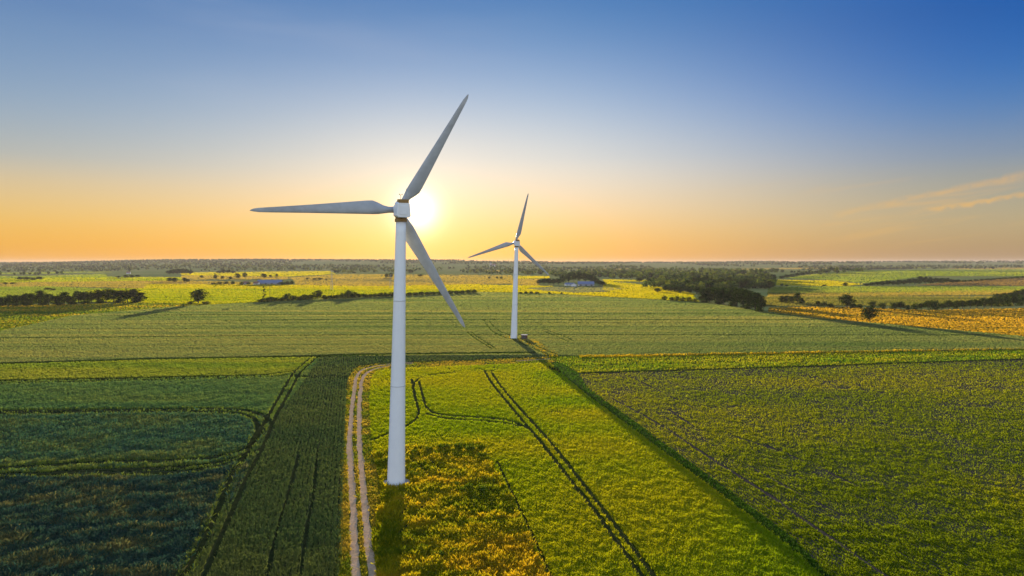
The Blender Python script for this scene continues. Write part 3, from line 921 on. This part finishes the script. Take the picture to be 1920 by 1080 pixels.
def crown_parts(kind, seed):
    """crown (leaf faces) and trunk with limbs, for a plant one unit high"""
    rng = np.random.default_rng(seed)
    if kind == 'round':
        nb, z0, z1, sp, rr, nl, sz = 16, 0.30, 0.86, 0.26, (0.12, 0.22), 1500, 0.034
    elif kind == 'tall':
        nb, z0, z1, sp, rr, nl, sz = 16, 0.20, 0.90, 0.17, (0.10, 0.17), 1400, 0.032
    elif kind == 'thin':
        nb, z0, z1, sp, rr, nl, sz = 9, 0.28, 0.94, 0.10, (0.04, 0.09), 330, 0.03
    elif kind == 'weed':
        nb, z0, z1, sp, rr, nl, sz = 22, 0.10, 0.5, 0.75, (0.12, 0.30), 900, 0.085
    else:   # bush
        nb, z0, z1, sp, rr, nl, sz = 11, 0.16, 0.66, 0.42, (0.20, 0.34), 800, 0.06
    t_ = np.linspace(0, 1, nb)
    zz = z0 + (z1 - z0) * t_ + rng.normal(0, 0.03, nb)
    env = np.sin(np.pi * (0.22 + 0.66 * t_)) ** 0.8
    ang = rng.uniform(0, 2 * np.pi) + np.arange(nb) * 2.4
    rad = sp * env * rng.uniform(0.35, 1.15, nb)
    cent = np.stack([rad * np.cos(ang), rad * np.sin(ang), zz], 1)
    rb = rng.uniform(*rr, nb) * (0.75 + 0.35 * env)
    V, c_ = leaf_cloud(cent, rb, nl, sz, rng, WEED_T if kind == 'weed' else BUSH_T if kind == 'bush' else TREE_T, 0.02 if kind in ('bush', 'weed') else None)
    V[:, 2] /= V[:, 2].max()
    bm = bmesh.new()
    tr = 0.012 if kind == 'thin' else 0.026
    tube(bm, (0, 0, -0.02), (0, 0, z0 + 0.1), tr, tr * 0.72, 8)
    tube(bm, (0, 0, z0 + 0.1), (0.01, 0.01, z1 * 0.93), tr * 0.7, tr * 0.2, 7)
    for k in range(1, nb, 2):
        b0 = max(0.08, cent[k][2] * 0.62)
        tube(bm, (0, 0, b0), tuple(cent[k]), tr * 0.42, tr * 0.12, 5)
    return V, c_, bm


PROTO = {}
for kind, cnt in (('round', 5), ('tall', 5), ('thin', 2), ('bush', 5), ('weed', 5)):
    for i in range(cnt):
        V, c_, bm = crown_parts(kind, 100 + 17 * i + len(kind))
        cm_ = np_mesh('crown', V, 4, c_)
        cm_.materials.append(M_TREE)
        tm = bpy.data.meshes.new('trunk')
        bmesh.ops.recalc_face_normals(bm, faces=bm.faces)
        bm.to_mesh(tm); bm.free()
        tm.materials.append(M_BARK)
        PROTO.setdefault(kind, []).append((cm_, tm))


def plant(kind, base, height, width, name, label, cat, group=None):
    cm_, tm = random.choice(PROTO[kind])
    root = empty(name, base, random.uniform(0, 6.28))
    hw = {'round': 0.72, 'tall': 0.52, 'thin': 0.3, 'bush': 1.25, 'weed': 1.7}[kind]
    root.scale = (width / hw, width / hw, height)
    tag(root, label, cat, group)
    for nm, mesh in (('crown' if kind not in ('bush', 'weed') else 'foliage', cm_), ('trunk' if kind not in ('bush', 'weed') else 'stems', tm)):
        o = bpy.data.objects.new(nm, mesh)
        COL.objects.link(o)
        o.parent = root
    return root


def row(spec, name, what, cat, group, tail, kinds=None, start=0):
    """spec: (px, py, height px, width px, kind); labels count from the left"""
    spec = sorted(spec)
    for i, (px, py, h_, w_, kd) in enumerate(spec):
        b = pt(px, py)
        m_ = b.y / F
        which = 'leftmost' if i == 0 else ('rightmost' if i == len(spec) - 1 else ORD[i])
        lab = f'{which} {what} ' + ('' if which.endswith('most') else 'from the left ') + tail
        plant(kd, b, h_ * m_, w_ * m_, name, lab, cat, group)


rr = random.Random(3)
# dark row at the left edge of the photograph
A = [(x, 573.5 - x * 0.012, h_, 22, rr.choice(['round', 'tall', 'round'])) for x, h_ in ((-8, 19), (4, 17), (18, 22), (32, 21), (46, 24), (60, 24), (76, 29), (91, 23), (106, 19), (120, 26), (132, 19))]
row(A, 'broadleaf_tree', 'dark tree', 'tree', 'trees in the dark row on the far left', 'in the dark row at the far left')
B = [(x, 568.5 - (x - 145) * 0.01, h_, 23, rr.choice(['round', 'round', 'tall'])) for x, h_ in ((147, 25), (158, 23), (171, 23), (185, 26), (199, 28), (213, 27), (226, 25), (239, 26), (252, 27), (263, 20))]
row(B, 'broadleaf_tree', 'dark tree', 'tree', 'trees in the second dark clump on the left', 'in the clump left of the lone round tree')
A = [(x, y, h_, w_, 'bush') for x, y, h_, w_ in ((4, 574, 8, 26), (28, 574, 7, 22), (52, 573.5, 8, 24), (80, 573, 7, 24), (110, 572.5, 7, 24), (136, 571, 6, 18), (160, 569.5, 7, 24), (190, 569, 6, 24), (222, 568.5, 7, 24), (254, 568, 7, 22))]
row(A, 'shrub', 'low dark shrub', 'shrub', 'shrubs under the dark rows on the left', 'under the dark tree rows on the left')
plant('round', pt(372, 570), 30 * 0.516, 33 * 0.516, 'broadleaf_tree', 'lone round dark tree at the edge of the grain on the left', 'tree')
row([(357, 570.5, 6, 16, 'bush'), (386, 570.5, 6, 18, 'bush')], 'shrub', 'low shrub', 'shrub', 'shrubs at the foot of the lone round tree', 'at the foot of the lone round tree')

# hedge along the top of the grain field
hp = {490: (6, 16), 500: (9, 18), 509: (10, 18), 519: (9, 17), 530: (8, 15), 538: (15, 19), 550: (11, 17), 562: (9, 15), 572: (12, 20), 583: (11, 17), 609: (9, 15), 620: (8, 14), 630: (9, 14), 642: (13, 16),
      654: (17, 18), 664: (13, 15), 674: (9, 14), 684: (8, 13), 694: (8, 13), 704: (8, 13), 714: (9, 13), 724: (9, 14), 735: (10, 14), 746: (8, 13), 757: (7, 13), 768: (7, 13), 779: (7, 13), 790: (8, 14),
      801: (7, 13), 812: (7, 13), 823: (7, 13), 834: (7, 13), 845: (8, 13), 856: (7, 13), 867: (7, 13), 878: (8, 14), 889: (8, 12)}


def hedge_y(x):
    return 566.5 - (x - 485) * (17.0 / 410)


row([(x, hedge_y(x), h_, w_ * 1.15, 'bush') for x, (h_, w_) in hp.items()], 'hedge_shrub', 'shrub', 'shrub', 'shrubs of the long hedge behind the grain', 'in the long hedge behind the grain field')
plant('round', pt(596, hedge_y(596)), 21 * 0.52, 24 * 0.52, 'broadleaf_tree', 'round tree standing taller than its neighbours in the long hedge', 'tree')
plant('thin', pt(495, 563), 28 * 0.53, 9 * 0.53, 'slender_tree', 'thin sparse tree beside the utility pole at the left end of the hedge', 'tree')
row([(976, 551, 4, 10, 'bush'), (986, 551, 5, 10, 'bush'), (996, 551, 5, 10, 'bush'), (1006, 551.3, 5, 10, 'bush'), (1030, 551.5, 5, 7, 'bush'), (1053, 552, 4.5, 6, 'bush')],
    'shrub', 'low dark shrub', 'shrub', 'shrubs along the yellow field by the distant turbine', 'on the field edge right of the distant turbine')

# grove round the barn in the middle distance
A = [(1011, 532.5, 9), (1020, 533, 12), (1029, 533.5, 13), (1038, 533.8, 12), (1047, 534, 13), (1056, 532, 16), (1066, 530, 19), (1076, 529, 20), (1086, 529, 21), (1097, 529, 19), (1107, 530, 17), (1116, 533, 14), (1124, 535.5, 11), (1130, 536, 9)]
row([(x, y, h_, 15, 'round') for x, y, h_ in A], 'broadleaf_tree', 'tree', 'tree', 'trees of the grove round the grey-roofed barn', 'in the grove around the grey-roofed barn')

# dark clump at the right end of the grain field
A = [(1318, 566, 26, 22), (1331, 567, 29, 24), (1344, 569, 31, 25), (1357, 571, 32, 26), (1370, 573, 34, 27), (1382, 575, 37, 27), (1394, 577, 36, 26), (1405, 579.5, 37, 26), (1416, 582, 36, 25), (1427, 584.5, 32, 22)]
row([(x, y, h_, w_, rr.choice(['round', 'tall', 'round'])) for x, y, h_, w_ in A], 'broadleaf_tree', 'tall dark tree', 'tree', 'tall trees of the dark wood beside the grain', 'in the dark wood beside the grain')
A = [(1325, 563, 24, 22), (1340, 563, 26, 24), (1356, 564, 27, 24), (1372, 565, 28, 24), (1388, 567, 28, 24), (1403, 569, 27, 24), (1418, 573, 25, 22)]
row([(x, y, h_, w_, 'round') for x, y, h_, w_ in A], 'broadleaf_tree', 'tree', 'tree', 'back row of the dark wood beside the grain', 'in the back row of the dark wood')
A = [(1246, 563, 10, 13), (1260, 563.5, 7, 12), (1270, 564, 9, 14), (1281, 564.5, 9, 14), (1292, 565, 9, 14), (1303, 565.5, 7, 12)]
row([(x, y, h_, w_, 'bush') for x, y, h_, w_ in A], 'shrub', 'round shrub', 'shrub', 'shrubs left of the dark wood', 'in front of the valley, left of the dark wood')
A = [(1322, 567.5, 9, 20), (1348, 570.5, 10, 22), (1374, 575, 10, 22), (1400, 580, 10, 22), (1424, 585.5, 10, 20)]
row([(x, y, h_, w_, 'bush') for x, y, h_, w_ in A], 'shrub', 'low dark shrub', 'shrub', 'shrubs at the foot of the dark wood', 'at the foot of the dark wood')

# valley trees behind
A = []
for x in range(1236, 1316, 10):
    A.append((x + rr.uniform(-3, 3), 547 + (x - 1236) * 0.06 + rr.uniform(-2, 2), rr.uniform(8, 12) + (x - 1236) * 0.07, 15, 'round'))
row(A, 'broadleaf_tree', 'olive tree', 'tree', 'front trees of the valley woodland', 'along the near edge of the valley woodland')
A = []
for x in range(1290, 1452, 11):
    A.append((x + rr.uniform(-3, 3), 540 + rr.uniform(-2, 3), rr.uniform(15, 23) - max(0, x - 1340) * 0.035, 18, rr.choice(['round', 'round', 'tall'])))
row(A, 'broadleaf_tree', 'tree', 'tree', 'middle trees of the valley woodland', 'in the middle row of the valley woodland')
A = []
for x in range(1200, 1450, 15):
    A.append((x + rr.uniform(-4, 4), 527 + rr.uniform(-1, 2), rr.uniform(7, 11), 17, 'round'))
row(A, 'broadleaf_tree', 'distant tree', 'tree', 'back trees of the valley woodland', 'in the back row of the valley woodland')

# meadow on the right: scattered trees and the tree line
plant('round', pt(1631, 603), 30 * 0.37, 34 * 0.37, 'broadleaf_tree', 'lone dark tree on the golden meadow at the right field edge', 'tree')
plant('round', pt(1588, 577), 27 * 0.47, 31 * 0.47, 'broadleaf_tree', 'broad tree behind the golden meadow, up left of the lone meadow tree', 'tree')
A = [(1545, 573, 8, 13), (1558, 576, 8, 16), (1600, 578, 10, 16), (1612, 578, 9, 14), (1636, 575, 13, 17), (1655, 580, 14, 17)]
row([(x, y, h_, w_, 'bush') for x, y, h_, w_ in A], 'shrub', 'pale shrub', 'shrub', 'shrubs beside the broad meadow tree', 'near the broad tree behind the meadow')
A = [(1466, 568, 14, 14), (1475, 568, 15, 14), (1484, 567.5, 13, 12), (1495, 567, 19, 17), (1503, 570, 12, 12), (1534, 573, 9, 10)]
row([(x, y, h_, w_, 'tall') for x, y, h_, w_ in A], 'broadleaf_tree', 'small tree', 'tree', 'trees between the dark wood and the meadow', 'between the dark wood and the meadow trees')
A = [(1676, 580, 14, 17), (1688, 580.5, 16, 20), (1702, 581, 10, 15), (1715, 581, 14, 17), (1727, 580.5, 13, 16), (1740, 580, 17, 18), (1752, 581, 21, 24), (1766, 580.5, 12, 16), (1779, 580, 18, 19), (1792, 579, 17, 19),
     (1805, 579, 17, 19), (1819, 578, 17, 19), (1832, 578, 18, 19), (1845, 577, 19, 20), (1859, 576, 20, 21), (1872, 575, 21, 21), (1886, 574, 22, 22), (1900, 573, 22, 22), (1914, 573, 22, 22), (1930, 573, 22, 22), (1946, 573, 22, 22)]
row([(x, y, h_, w_, rr.choice(['round', 'round', 'bush'])) for x, y, h_, w_ in A], 'broadleaf_tree', 'tree', 'tree', 'tree line behind the golden meadow on the right', 'in the tree line behind the golden meadow')
A = [(1870, 562, 12, 16), (1883, 562, 14, 17), (1895, 560, 13, 17), (1907, 559, 16, 18), (1919, 558, 17, 19), (1933, 558, 17, 19)]
row([(x, y, h_, w_, 'round') for x, y, h_, w_ in A], 'broadleaf_tree', 'tree', 'tree', 'trees on the slope above the right tree line', 'on the slope above the right tree line')
A = [(1625 + 10 * i, 536.5 - 0.35 * i, h_, 14, rr.choice(['round', 'round', 'tall'])) for i, h_ in enumerate((5, 7, 8, 9, 10, 9, 10, 10, 12, 12, 16, 15, 13, 12, 11, 11, 8, 7))]
row(A, 'broadleaf_tree', 'tree', 'tree', 'dark strip of trees on the far right slope', 'in the dark strip crossing the right hillside')
A = [(1808 + 11 * i, 529 - 0.75 * i, 4.5, 12, 'bush') for i in range(12)]
row(A, 'hedge_shrub', 'low shrub', 'shrub', 'hedge running on from the hillside tree strip', 'in the hedge above the ploughed hillside')
plant('round', pt(1585, 538), 9 * 0.9, 11 * 0.9, 'broadleaf_tree', 'small lone tree by the yellow field left of the hillside strip', 'tree')
row([(1466, 536, 5, 8, 'bush'), (1475, 537, 4, 7, 'bush'), (1545, 537, 4, 11, 'bush')], 'shrub', 'small shrub', 'shrub', 'shrubs on the yellow field right of the valley', 'on the yellow field right of the valley')

A = [(1466 + 9.5 * i, 523.5 - 1.55 * i, h_, 13, 'round') for i, h_ in enumerate((7, 8, 7, 8, 7, 7, 6, 6, 5, 5))]
row(A, 'broadleaf_tree', 'dark tree', 'tree', 'tree belt climbing the right hillside from the valley', 'in the belt climbing the hillside above the yellow field')
A = [(1565 + 13 * i, 507.5 - 0.25 * i, h_, 15, 'round') for i, h_ in enumerate((5, 5, 4, 5, 4, 4, 5, 4, 4, 4, 4, 4))]
row(A, 'broadleaf_tree', 'tiny tree', 'tree', 'hedge of trees along the top of the right hillside', 'along the top edge of the right hillside')

# scattered groups in the left and middle distance
A = [(317, 514.5, 8, 13), (325, 514.5, 10.5, 14), (333, 514.5, 11.5, 15), (341, 514.5, 12, 15), (349, 514.5, 11, 14), (357, 514.5, 8, 12)]
row([(x, y, h_, w_, 'round') for x, y, h_, w_ in A], 'broadleaf_tree', 'tree', 'tree', 'dome-shaped grove on the left horizon', 'in the dome-shaped grove below the left horizon')
A = [(411, 513, 6, 11), (419, 513, 8, 12), (428, 513, 8, 12), (437, 513, 6, 11)]
row([(x, y, h_, w_, 'round') for x, y, h_, w_ in A], 'broadleaf_tree', 'tree', 'tree', 'flat grove right of the dome-shaped grove', 'in the flat grove right of the dome grove')
A = [(318, 528, 8, 13), (327, 529, 9, 13), (346, 528, 8, 10), (352, 529, 6, 9), (378, 521, 5, 8), (404, 523, 9, 9), (417, 523, 6, 8), (432, 524, 6, 8), (446, 522, 10, 11), (459, 522, 12, 10), (495, 522, 10, 13), (507, 520, 5, 7), (519, 519, 6, 6)]
row([(x, y, h_, w_, rr.choice(['round', 'tall'])) for x, y, h_, w_ in A], 'broadleaf_tree', 'small tree', 'tree', 'scattered trees behind the white farm houses', 'among the scattered trees around the left farm')
A = [(400, 533, 4, 12), (412, 533, 5, 12), (424, 533, 6, 12), (436, 533.5, 7, 10), (453, 534, 6, 9), (466, 534, 6, 9), (528, 534, 6, 13), (538, 533.5, 7, 13), (547, 533, 7, 11)]
row([(x, y, h_, w_, 'bush') for x, y, h_, w_ in A], 'shrub', 'dark shrub', 'shrub', 'shrubs along the left farm', 'beside the long barn of the left farm')
A = [(576, 525, 5, 6), (590, 525, 4, 11), (600, 525, 5, 12), (612, 525, 3, 6), (664, 513, 4, 9), (725, 521, 9, 9), (733, 521, 10, 10), (770, 513, 8, 12), (788, 519, 5, 12), (917, 523, 4.5, 6), (932, 523, 5, 6), (940, 523, 4, 7)]
row([(x, y, h_, w_, 'round') for x, y, h_, w_ in A], 'broadleaf_tree', 'small tree', 'tree', 'scattered trees on the olive fields in the middle', 'scattered on the far olive fields behind the hedge')
A = [(38, 525, 6, 13), (50, 525.5, 7, 13), (62, 526, 6, 12), (74, 525, 7, 14), (10, 533, 4, 12), (24, 533, 4, 12), (90, 544, 5, 14), (100, 545, 4, 10), (222, 521, 4, 10), (236, 521, 6, 11), (247, 521, 6, 11), (258, 520, 5, 12)]
row([(x, y, h_, w_, 'round') for x, y, h_, w_ in A], 'broadleaf_tree', 'small distant tree', 'tree', 'small trees beyond the dark rows on the left', 'beyond the dark rows on the left')

# little shrubs where the ditch meets the farm track
row([(1031, 691, 5, 6, 'bush'), (1036, 694, 6, 6, 'bush'), (1040, 695, 8, 6, 'bush'), (1045, 697, 9, 5, 'bush'), (1049, 700, 8, 5, 'bush')], 'shrub', 'small dark shrub', 'shrub', 'shrubs at the head of the ditch', 'at the head of the ditch')
# dark shrubs among the golden weeds
A = [(724, 868, 15, 24), (712, 884, 10, 18), (776, 852, 12, 22), (803, 847, 14, 26), (832, 843, 16, 30), (858, 841, 15, 26), (884, 846, 17, 30), (902, 858, 14, 22), (774, 893, 14, 22), (856, 912, 12, 26), (878, 920, 18, 32),
     (904, 922, 17, 30), (925, 905, 10, 18), (792, 1032, 16, 28), (822, 1046, 18, 34), (852, 1040, 16, 30), (890, 936, 12, 22), (748, 1066, 14, 26)]
row([(x, y, h_ * 0.8, w_ * 0.85, 'weed') for x, y, h_, w_ in A], 'shrub', 'dark green shrub', 'shrub', 'shrubs among the golden weeds round the near turbine', 'among golden weeds around the near turbine')

# ------------------------------------------------------------------ far woods: nobody could count these trees


def wood(name, x, y, hh, tints, ncard=26, size=0.34):
    n_ = len(x)
    z = hgt(x, y)
    rng = RNG
    k = np.repeat(np.arange(n_), ncard)
    d = rng.normal(size=(len(k), 3)); d /= np.linalg.norm(d, axis=1)[:, None]
    r = rng.random(len(k))[:, None] ** 0.4
    hk = hh[k][:, None]
    p = np.stack([x[k], y[k], z[k]], 1) + hk * np.array([0, 0, 0.55]) + d * r * hk * np.array([0.5, 0.5, 0.45])
    nrm = d + rng.normal(size=d.shape) * 0.5
    nrm /= np.linalg.norm(nrm, axis=1)[:, None]
    a = np.cross(nrm, rng.normal(size=d.shape)); a /= np.linalg.norm(a, axis=1)[:, None]
    b = np.cross(nrm, a)
    s = size * hk * rng.uniform(0.5, 1.1, (len(k), 1))
    V = np.stack([p - a * s, p - b * s * .6, p + a * s, p + b * s * .6], 1).reshape(-1, 3)
    T = np.array(tints)
    tk = T[rng.integers(0, len(T), n_)] * rng.uniform(0.8, 1.25, (n_, 1))
    o = link(name, np_mesh(name, V, 4, tk[k] * rng.uniform(0.85, 1.15, (len(k), 1))), M_TREE)
    o['kind'] = 'stuff'


WT = [(0.035, 0.06, 0.014), (0.06, 0.09, 0.016), (0.10, 0.12, 0.02), (0.022, 0.042, 0.014)]
# ridge woods
n_ = 9000
wy = 3600 + 3800 * RNG.random(n_) ** 0.8
wx = RNG.uniform(-0.86, 0.86, n_) * wy
k = (vnoise(wx, wy * 0.35, 260, 41) + 0.34 * smooth(0, -1700, wx)) > (0.56 - 0.2 * smooth(5200, 6800, wy))
wood('ridge_woodland', wx[k], wy[k], RNG.uniform(9, 15, k.sum()), WT, 16, 0.5)
# valley woods, centre right
q = [(1030, 519), (1040, 504), (1180, 500), (1300, 503), (1440, 510), (1530, 512), (1640, 505), (1640, 508), (1470, 520), (1450, 527), (1240, 525), (1130, 522)]
px, py = scatter(q, 0.15)
wx, wy, _ = ground_at(px, py)
k = vnoise(wx, wy * 0.45, 170, 51) * 0.6 + vnoise(wx, wy * 0.45, 60, 52) * 0.4 > 0.47     # clearings and fields between the stands
wx, wy = wx[k], wy[k]
wood('valley_woodland', wx, wy, RNG.uniform(7, 15, len(wx)) * (0.8 + 0.4 * vnoise(wx, wy, 90, 53)), WT + [(0.12, 0.15, 0.02), (0.08, 0.12, 0.016)], 30)
q = [(1205, 540), (1240, 527), (1450, 528), (1452, 541), (1300, 548)]
px, py = scatter(q, 0.07)
wx, wy, _ = ground_at(px, py)
wood('valley_woodland', wx, wy, RNG.uniform(8, 14, len(wx)), WT, 40, 0.26)
q = [(860, 512), (870, 500), (1040, 499), (1040, 515), (960, 516)]
px, py = scatter(q, 0.10)
wx, wy, _ = ground_at(px, py)
wood('hazy_woodland', wx, wy, RNG.uniform(8, 14, len(wx)), WT, 24)
q = [(1500, 508), (1560, 499), (1920, 498), (2100, 498), (2100, 502), (1900, 503), (1700, 505)]
px, py = scatter(q, 0.16)
wx, wy, _ = ground_at(px, py)
wood('hilltop_woodland', wx, wy, RNG.uniform(7, 13, len(wx)), WT, 24)
q = [(-160, 516), (-160, 498), (760, 498), (860, 504), (740, 512), (630, 513), (620, 507), (340, 510), (200, 512), (60, 517)]
px, py = scatter(q, 0.07)
wx, wy, _ = ground_at(px, py)
k = vnoise(wx, wy * 0.4, 240, 44) > 0.36
wood('hazy_woodland', wx[k], wy[k], RNG.uniform(8, 14, k.sum()), WT, 24)

# ------------------------------------------------------------------ farms, church, poles
M_ROOFB = plain_mat('blue_grey_roof', (0.16, 0.19, 0.27), 0.5, 0.2, 0.3)
M_ROOFR = plain_mat('tiled_roof', (0.22, 0.10, 0.07), 0.8, 0.25, 0.5)
M_WALLW = plain_mat('whitewash', (0.66, 0.64, 0.62), 0.8, 0.12, 0.4)
M_WALLG = plain_mat('grey_cladding', (0.26, 0.27, 0.30), 0.7, 0.15, 0.4)
M_GLASS = plain_mat('dark_pane', (0.04, 0.045, 0.05), 0.2)


def gabled(name, px, py, wpx, hpx, depth, wall, roof, label, cat, nwin=0, ndoor=1, rz=0.0, group=None, rh=0.5):
    b = pt(px, py)
    m_ = b.y / F
    W = wpx * m_
    Ht = hpx * m_
    hw = Ht * (1 - rh)
    root = tag(empty(name, b, rz), label, cat, group)
    bm = bmesh.new()
    D = depth
    box(bm, -W / 2, W / 2, 0, D, -0.5, hw)
    for sx in (-W / 2, W / 2):
        bm.faces.new([bm.verts.new((sx, 0, hw + .003)), bm.verts.new((sx, D, hw + .003)), bm.verts.new((sx, D / 2, Ht - 0.12))])
    bm_obj('wall', bm, wall, root)
    bm = bmesh.new()
    e = 0.5
    t_ = 0.18
    sl = (Ht - hw) / (D / 2)
    P = [(-e, hw - e * sl), (D / 2, Ht), (D + e, hw - e * sl)]
    for (ya, za), (yb, zb) in ((P[0], P[1]), (P[1], P[2])):
        vs = []
        for sx in (-W / 2 - e, W / 2 + e):
            vs.append([bm.verts.new((sx, ya, za + 0.02)), bm.verts.new((sx, yb, zb + 0.02)), bm.verts.new((sx, yb, zb + t_ + 0.02)), bm.verts.new((sx, ya, za + t_ + 0.02))])
        L_, R2 = vs
        for i in range(4):
            bm.faces.new((L_[i], L_[(i + 1) % 4], R2[(i + 1) % 4], R2[i]))
        bm.faces.new(L_); bm.faces.new(R2[::-1])
    rf = bm_obj('roof', bm, roof, root)
    slots = nwin + ndoor
    for i in range(slots):
        cx = -W / 2 + W * (i + 0.5) / slots
        bm = bmesh.new()
        if i >= nwin:
            box(bm, cx - min(1.6, W / slots * 0.35), cx + min(1.6, W / slots * 0.35), -0.06, -0.003, 0, hw * 0.75)
            bm_obj('door', bm, M_DARKM, root)
        else:
            box(bm, cx - 0.6, cx + 0.6, -0.06, -0.003, hw * 0.35, hw * 0.8)
            bm_obj('window', bm, M_GLASS, root)
    return root, rf, W, Ht, D


gabled('barn', 504, 533.5, 44, 8.5, 18, M_WALLG, M_ROOFB, 'long low barn with blue-grey roof on the left farm', 'barn', 0, 4, R_(6), None, 0.62)
r_, rf, W, Ht, D = gabled('farmhouse', 479, 534, 9, 6, 8, M_WALLW, M_ROOFR, 'white farmhouse at the left end of the long grey barn', 'house', 3, 1, R_(-10))
bm = bmesh.new(); box(bm, W * 0.2, W * 0.2 + 0.8, D / 2 - 0.4, D / 2 + 0.4, Ht - 0.5, Ht + 1.0); bm_obj('chimney', bm, M_ROOFR, rf)
r_, rf, W, Ht, D = gabled('farmhouse', 461, 533.5, 9, 5.5, 8, M_WALLW, M_ROOFR, 'second white farmhouse left of the long grey barn, among shrubs', 'house', 3, 1, R_(14))
bm = bmesh.new(); box(bm, -W * 0.2, -W * 0.2 + 0.8, D / 2 - 0.4, D / 2 + 0.4, Ht - 0.5, Ht + 1.0); bm_obj('chimney', bm, M_ROOFR, rf)
gabled('barn', 1099, 536, 30, 8, 20, M_WALLG, M_ROOFB, 'large barn with blue roof in front of the grove', 'barn', 0, 3, R_(-4), None, 0.6)
gabled('barn', 1069, 535.5, 17, 5, 12, M_WALLW, M_ROOFB, 'low pale shed left of the large blue-roofed barn', 'barn', 2, 1, R_(5), None, 0.5)
gabled('farmhouse', 1081, 537, 7, 6, 9, M_WALLW, M_WALLG, 'small white house between the pale shed and the large barn', 'house', 2, 1, R_(80))
for px, py, tx in ((1228, 514.5, 'white house above the valley woods, lower of the near pair'), (1372, 517, 'small white house among the valley trees near the yellow field'),
                   (1150, 510, 'tiny pale house at the left end of the valley woods'), (240, 513.5, 'pale house among trees below the left ridge')):
    gabled('house', px, py, 6, 4.5, 10, M_WALLW, M_ROOFR, tx, 'house', 2, 1, R_(12), None)

# church on the skyline
cb = Vector((-150, 4300, float(hgt(-150, 4300))))
cb.x = (920 - 960) / F * 4300
cb.z = float(hgt(cb.x, 4300))
root = tag(empty('church', cb), 'tiny church with a dark tower on the hazy skyline between the turbines', 'church')
zup = max(0.0, (HY - 499) / F * 4300 + H - cb.z)
bm = bmesh.new(); box(bm, -5, 5, -5, 5, -1, 24); bm_obj('tower', bm, M_WALLG, root)
bm = bmesh.new()
ap = bm.verts.new((0, 0, 37))
vs = [bm.verts.new(p) for p in ((-5.4, -5.4, 24.01), (5.4, -5.4, 24.01), (5.4, 5.4, 24.01), (-5.4, 5.4, 24.01))]
for i in range(4):
    bm.faces.new((vs[i], vs[(i + 1) % 4], ap))
bm.faces.new(vs[::-1]); bm_obj('spire', bm, M_DARKM, root)
bm = bmesh.new(); box(bm, 5.01, 32, -6, 6, -1, 10); bm_obj('nave', bm, M_WALLW, root)
bm = bmesh.new()
P = [(5.02, -6.6, 10.01), (5.02, 6.6, 10.01), (5.02, 0, 17)]
A_ = [bm.verts.new(p) for p in P]; B_ = [bm.verts.new((33, p[1], p[2])) for p in P]
for i in range(3):
    bm.faces.new((A_[i], A_[(i + 1) % 3], B_[(i + 1) % 3], B_[i]))
bm.faces.new(A_); bm.faces.new(B_); bm_obj('roof', bm, M_ROOFR, root)


def pylon(px, py, hpx, label):
    b = pt(px, py)
    h_ = hpx * b.y / F
    root = tag(empty('lattice_pylon', b, R_(10)), label, 'pylon', 'power pylons on the far fields')
    bm = bmesh.new()
    s0, s1 = 1.7, 0.35
    nl = 8
    for sx in (-1, 1):
        for sy in (-1, 1):
            tube(bm, (sx * s0, sy * s0, -0.3), (sx * s1, sy * s1, h_), 0.15, 0.1, 5)
    for k in range(nl):
        z0, z1 = h_ * k / nl, h_ * (k + 1) / nl
        a0 = s0 + (s1 - s0) * k / nl; a1 = s0 + (s1 - s0) * (k + 1) / nl
        for (ax, ay, bx2, by2) in ((-1, -1, 1, -1), (1, -1, 1, 1), (1, 1, -1, 1), (-1, 1, -1, -1)):
            tube(bm, (ax * a0, ay * a0, z0), (bx2 * a1, by2 * a1, z1), 0.07, 0.07, 4)
            tube(bm, (bx2 * a0, by2 * a0, z0), (ax * a1, ay * a1, z1), 0.07, 0.07, 4)
    bm_obj('mast', bm, M_STEEL, root)
    for zf, wl in ((0.80, 3.4), (0.92, 2.4)):
        bm = bmesh.new()
        tube(bm, (-wl, 0, h_ * zf), (wl, 0, h_ * zf), 0.13, 0.13, 5)
        tube(bm, (-wl, 0, h_ * zf), (0, 0, h_ * zf + 1.2), 0.08, 0.08, 4)
        tube(bm, (wl, 0, h_ * zf), (0, 0, h_ * zf + 1.2), 0.08, 0.08, 4)
        ar = bm_obj('crossarm', bm, M_STEEL, root)
        for sx in (-1, 1):
            bm = bmesh.new(); tube(bm, (sx * wl * 0.95, 0, h_ * zf - 1.2), (sx * wl * 0.95, 0, h_ * zf), 0.12, 0.12, 6)
            bm_obj('insulator', bm, M_DARKM, ar)


pylon(622, 544, 38, 'slim lattice pylon left of the near turbine, behind the hedge')
pylon(732, 540, 26, 'slim lattice pylon close to the left side of the near tower')
b = pt(506, 563.5)
hh_ = 28 * b.y / F
root = tag(empty('utility_pole', b), 'bare wooden utility pole at the left end of the long hedge', 'pole')
bm = bmesh.new(); tube(bm, (0, 0, -0.3), (0, 0, hh_), 0.28, 0.18, 8); bm_obj('post', bm, M_BARK, root)
bm = bmesh.new(); tube(bm, (-1.1, 0, hh_ - 0.7), (1.1, 0, hh_ - 0.7), 0.1, 0.1, 6); bm_obj('crossarm', bm, M_BARK, root)

# ------------------------------------------------------------------ haze
bm = bmesh.new()
box(bm, -9500, 9500, -950, 12800, -131.0, 79.0)
m, t = mat_new('haze')
vol = t.n('ShaderNodeVolumePrincipled')
vol.inputs['Color'].default_value = (0.77, 0.70, 0.72, 1)
vol.inputs['Density'].default_value = 0.000034
vol.inputs['Anisotropy'].default_value = 0.15
t.link(vol.outputs[0], t.n('ShaderNodeOutputMaterial').inputs['Volume'])
hz = bm_obj('haze', bm, m)
hz['kind'] = 'stuff'
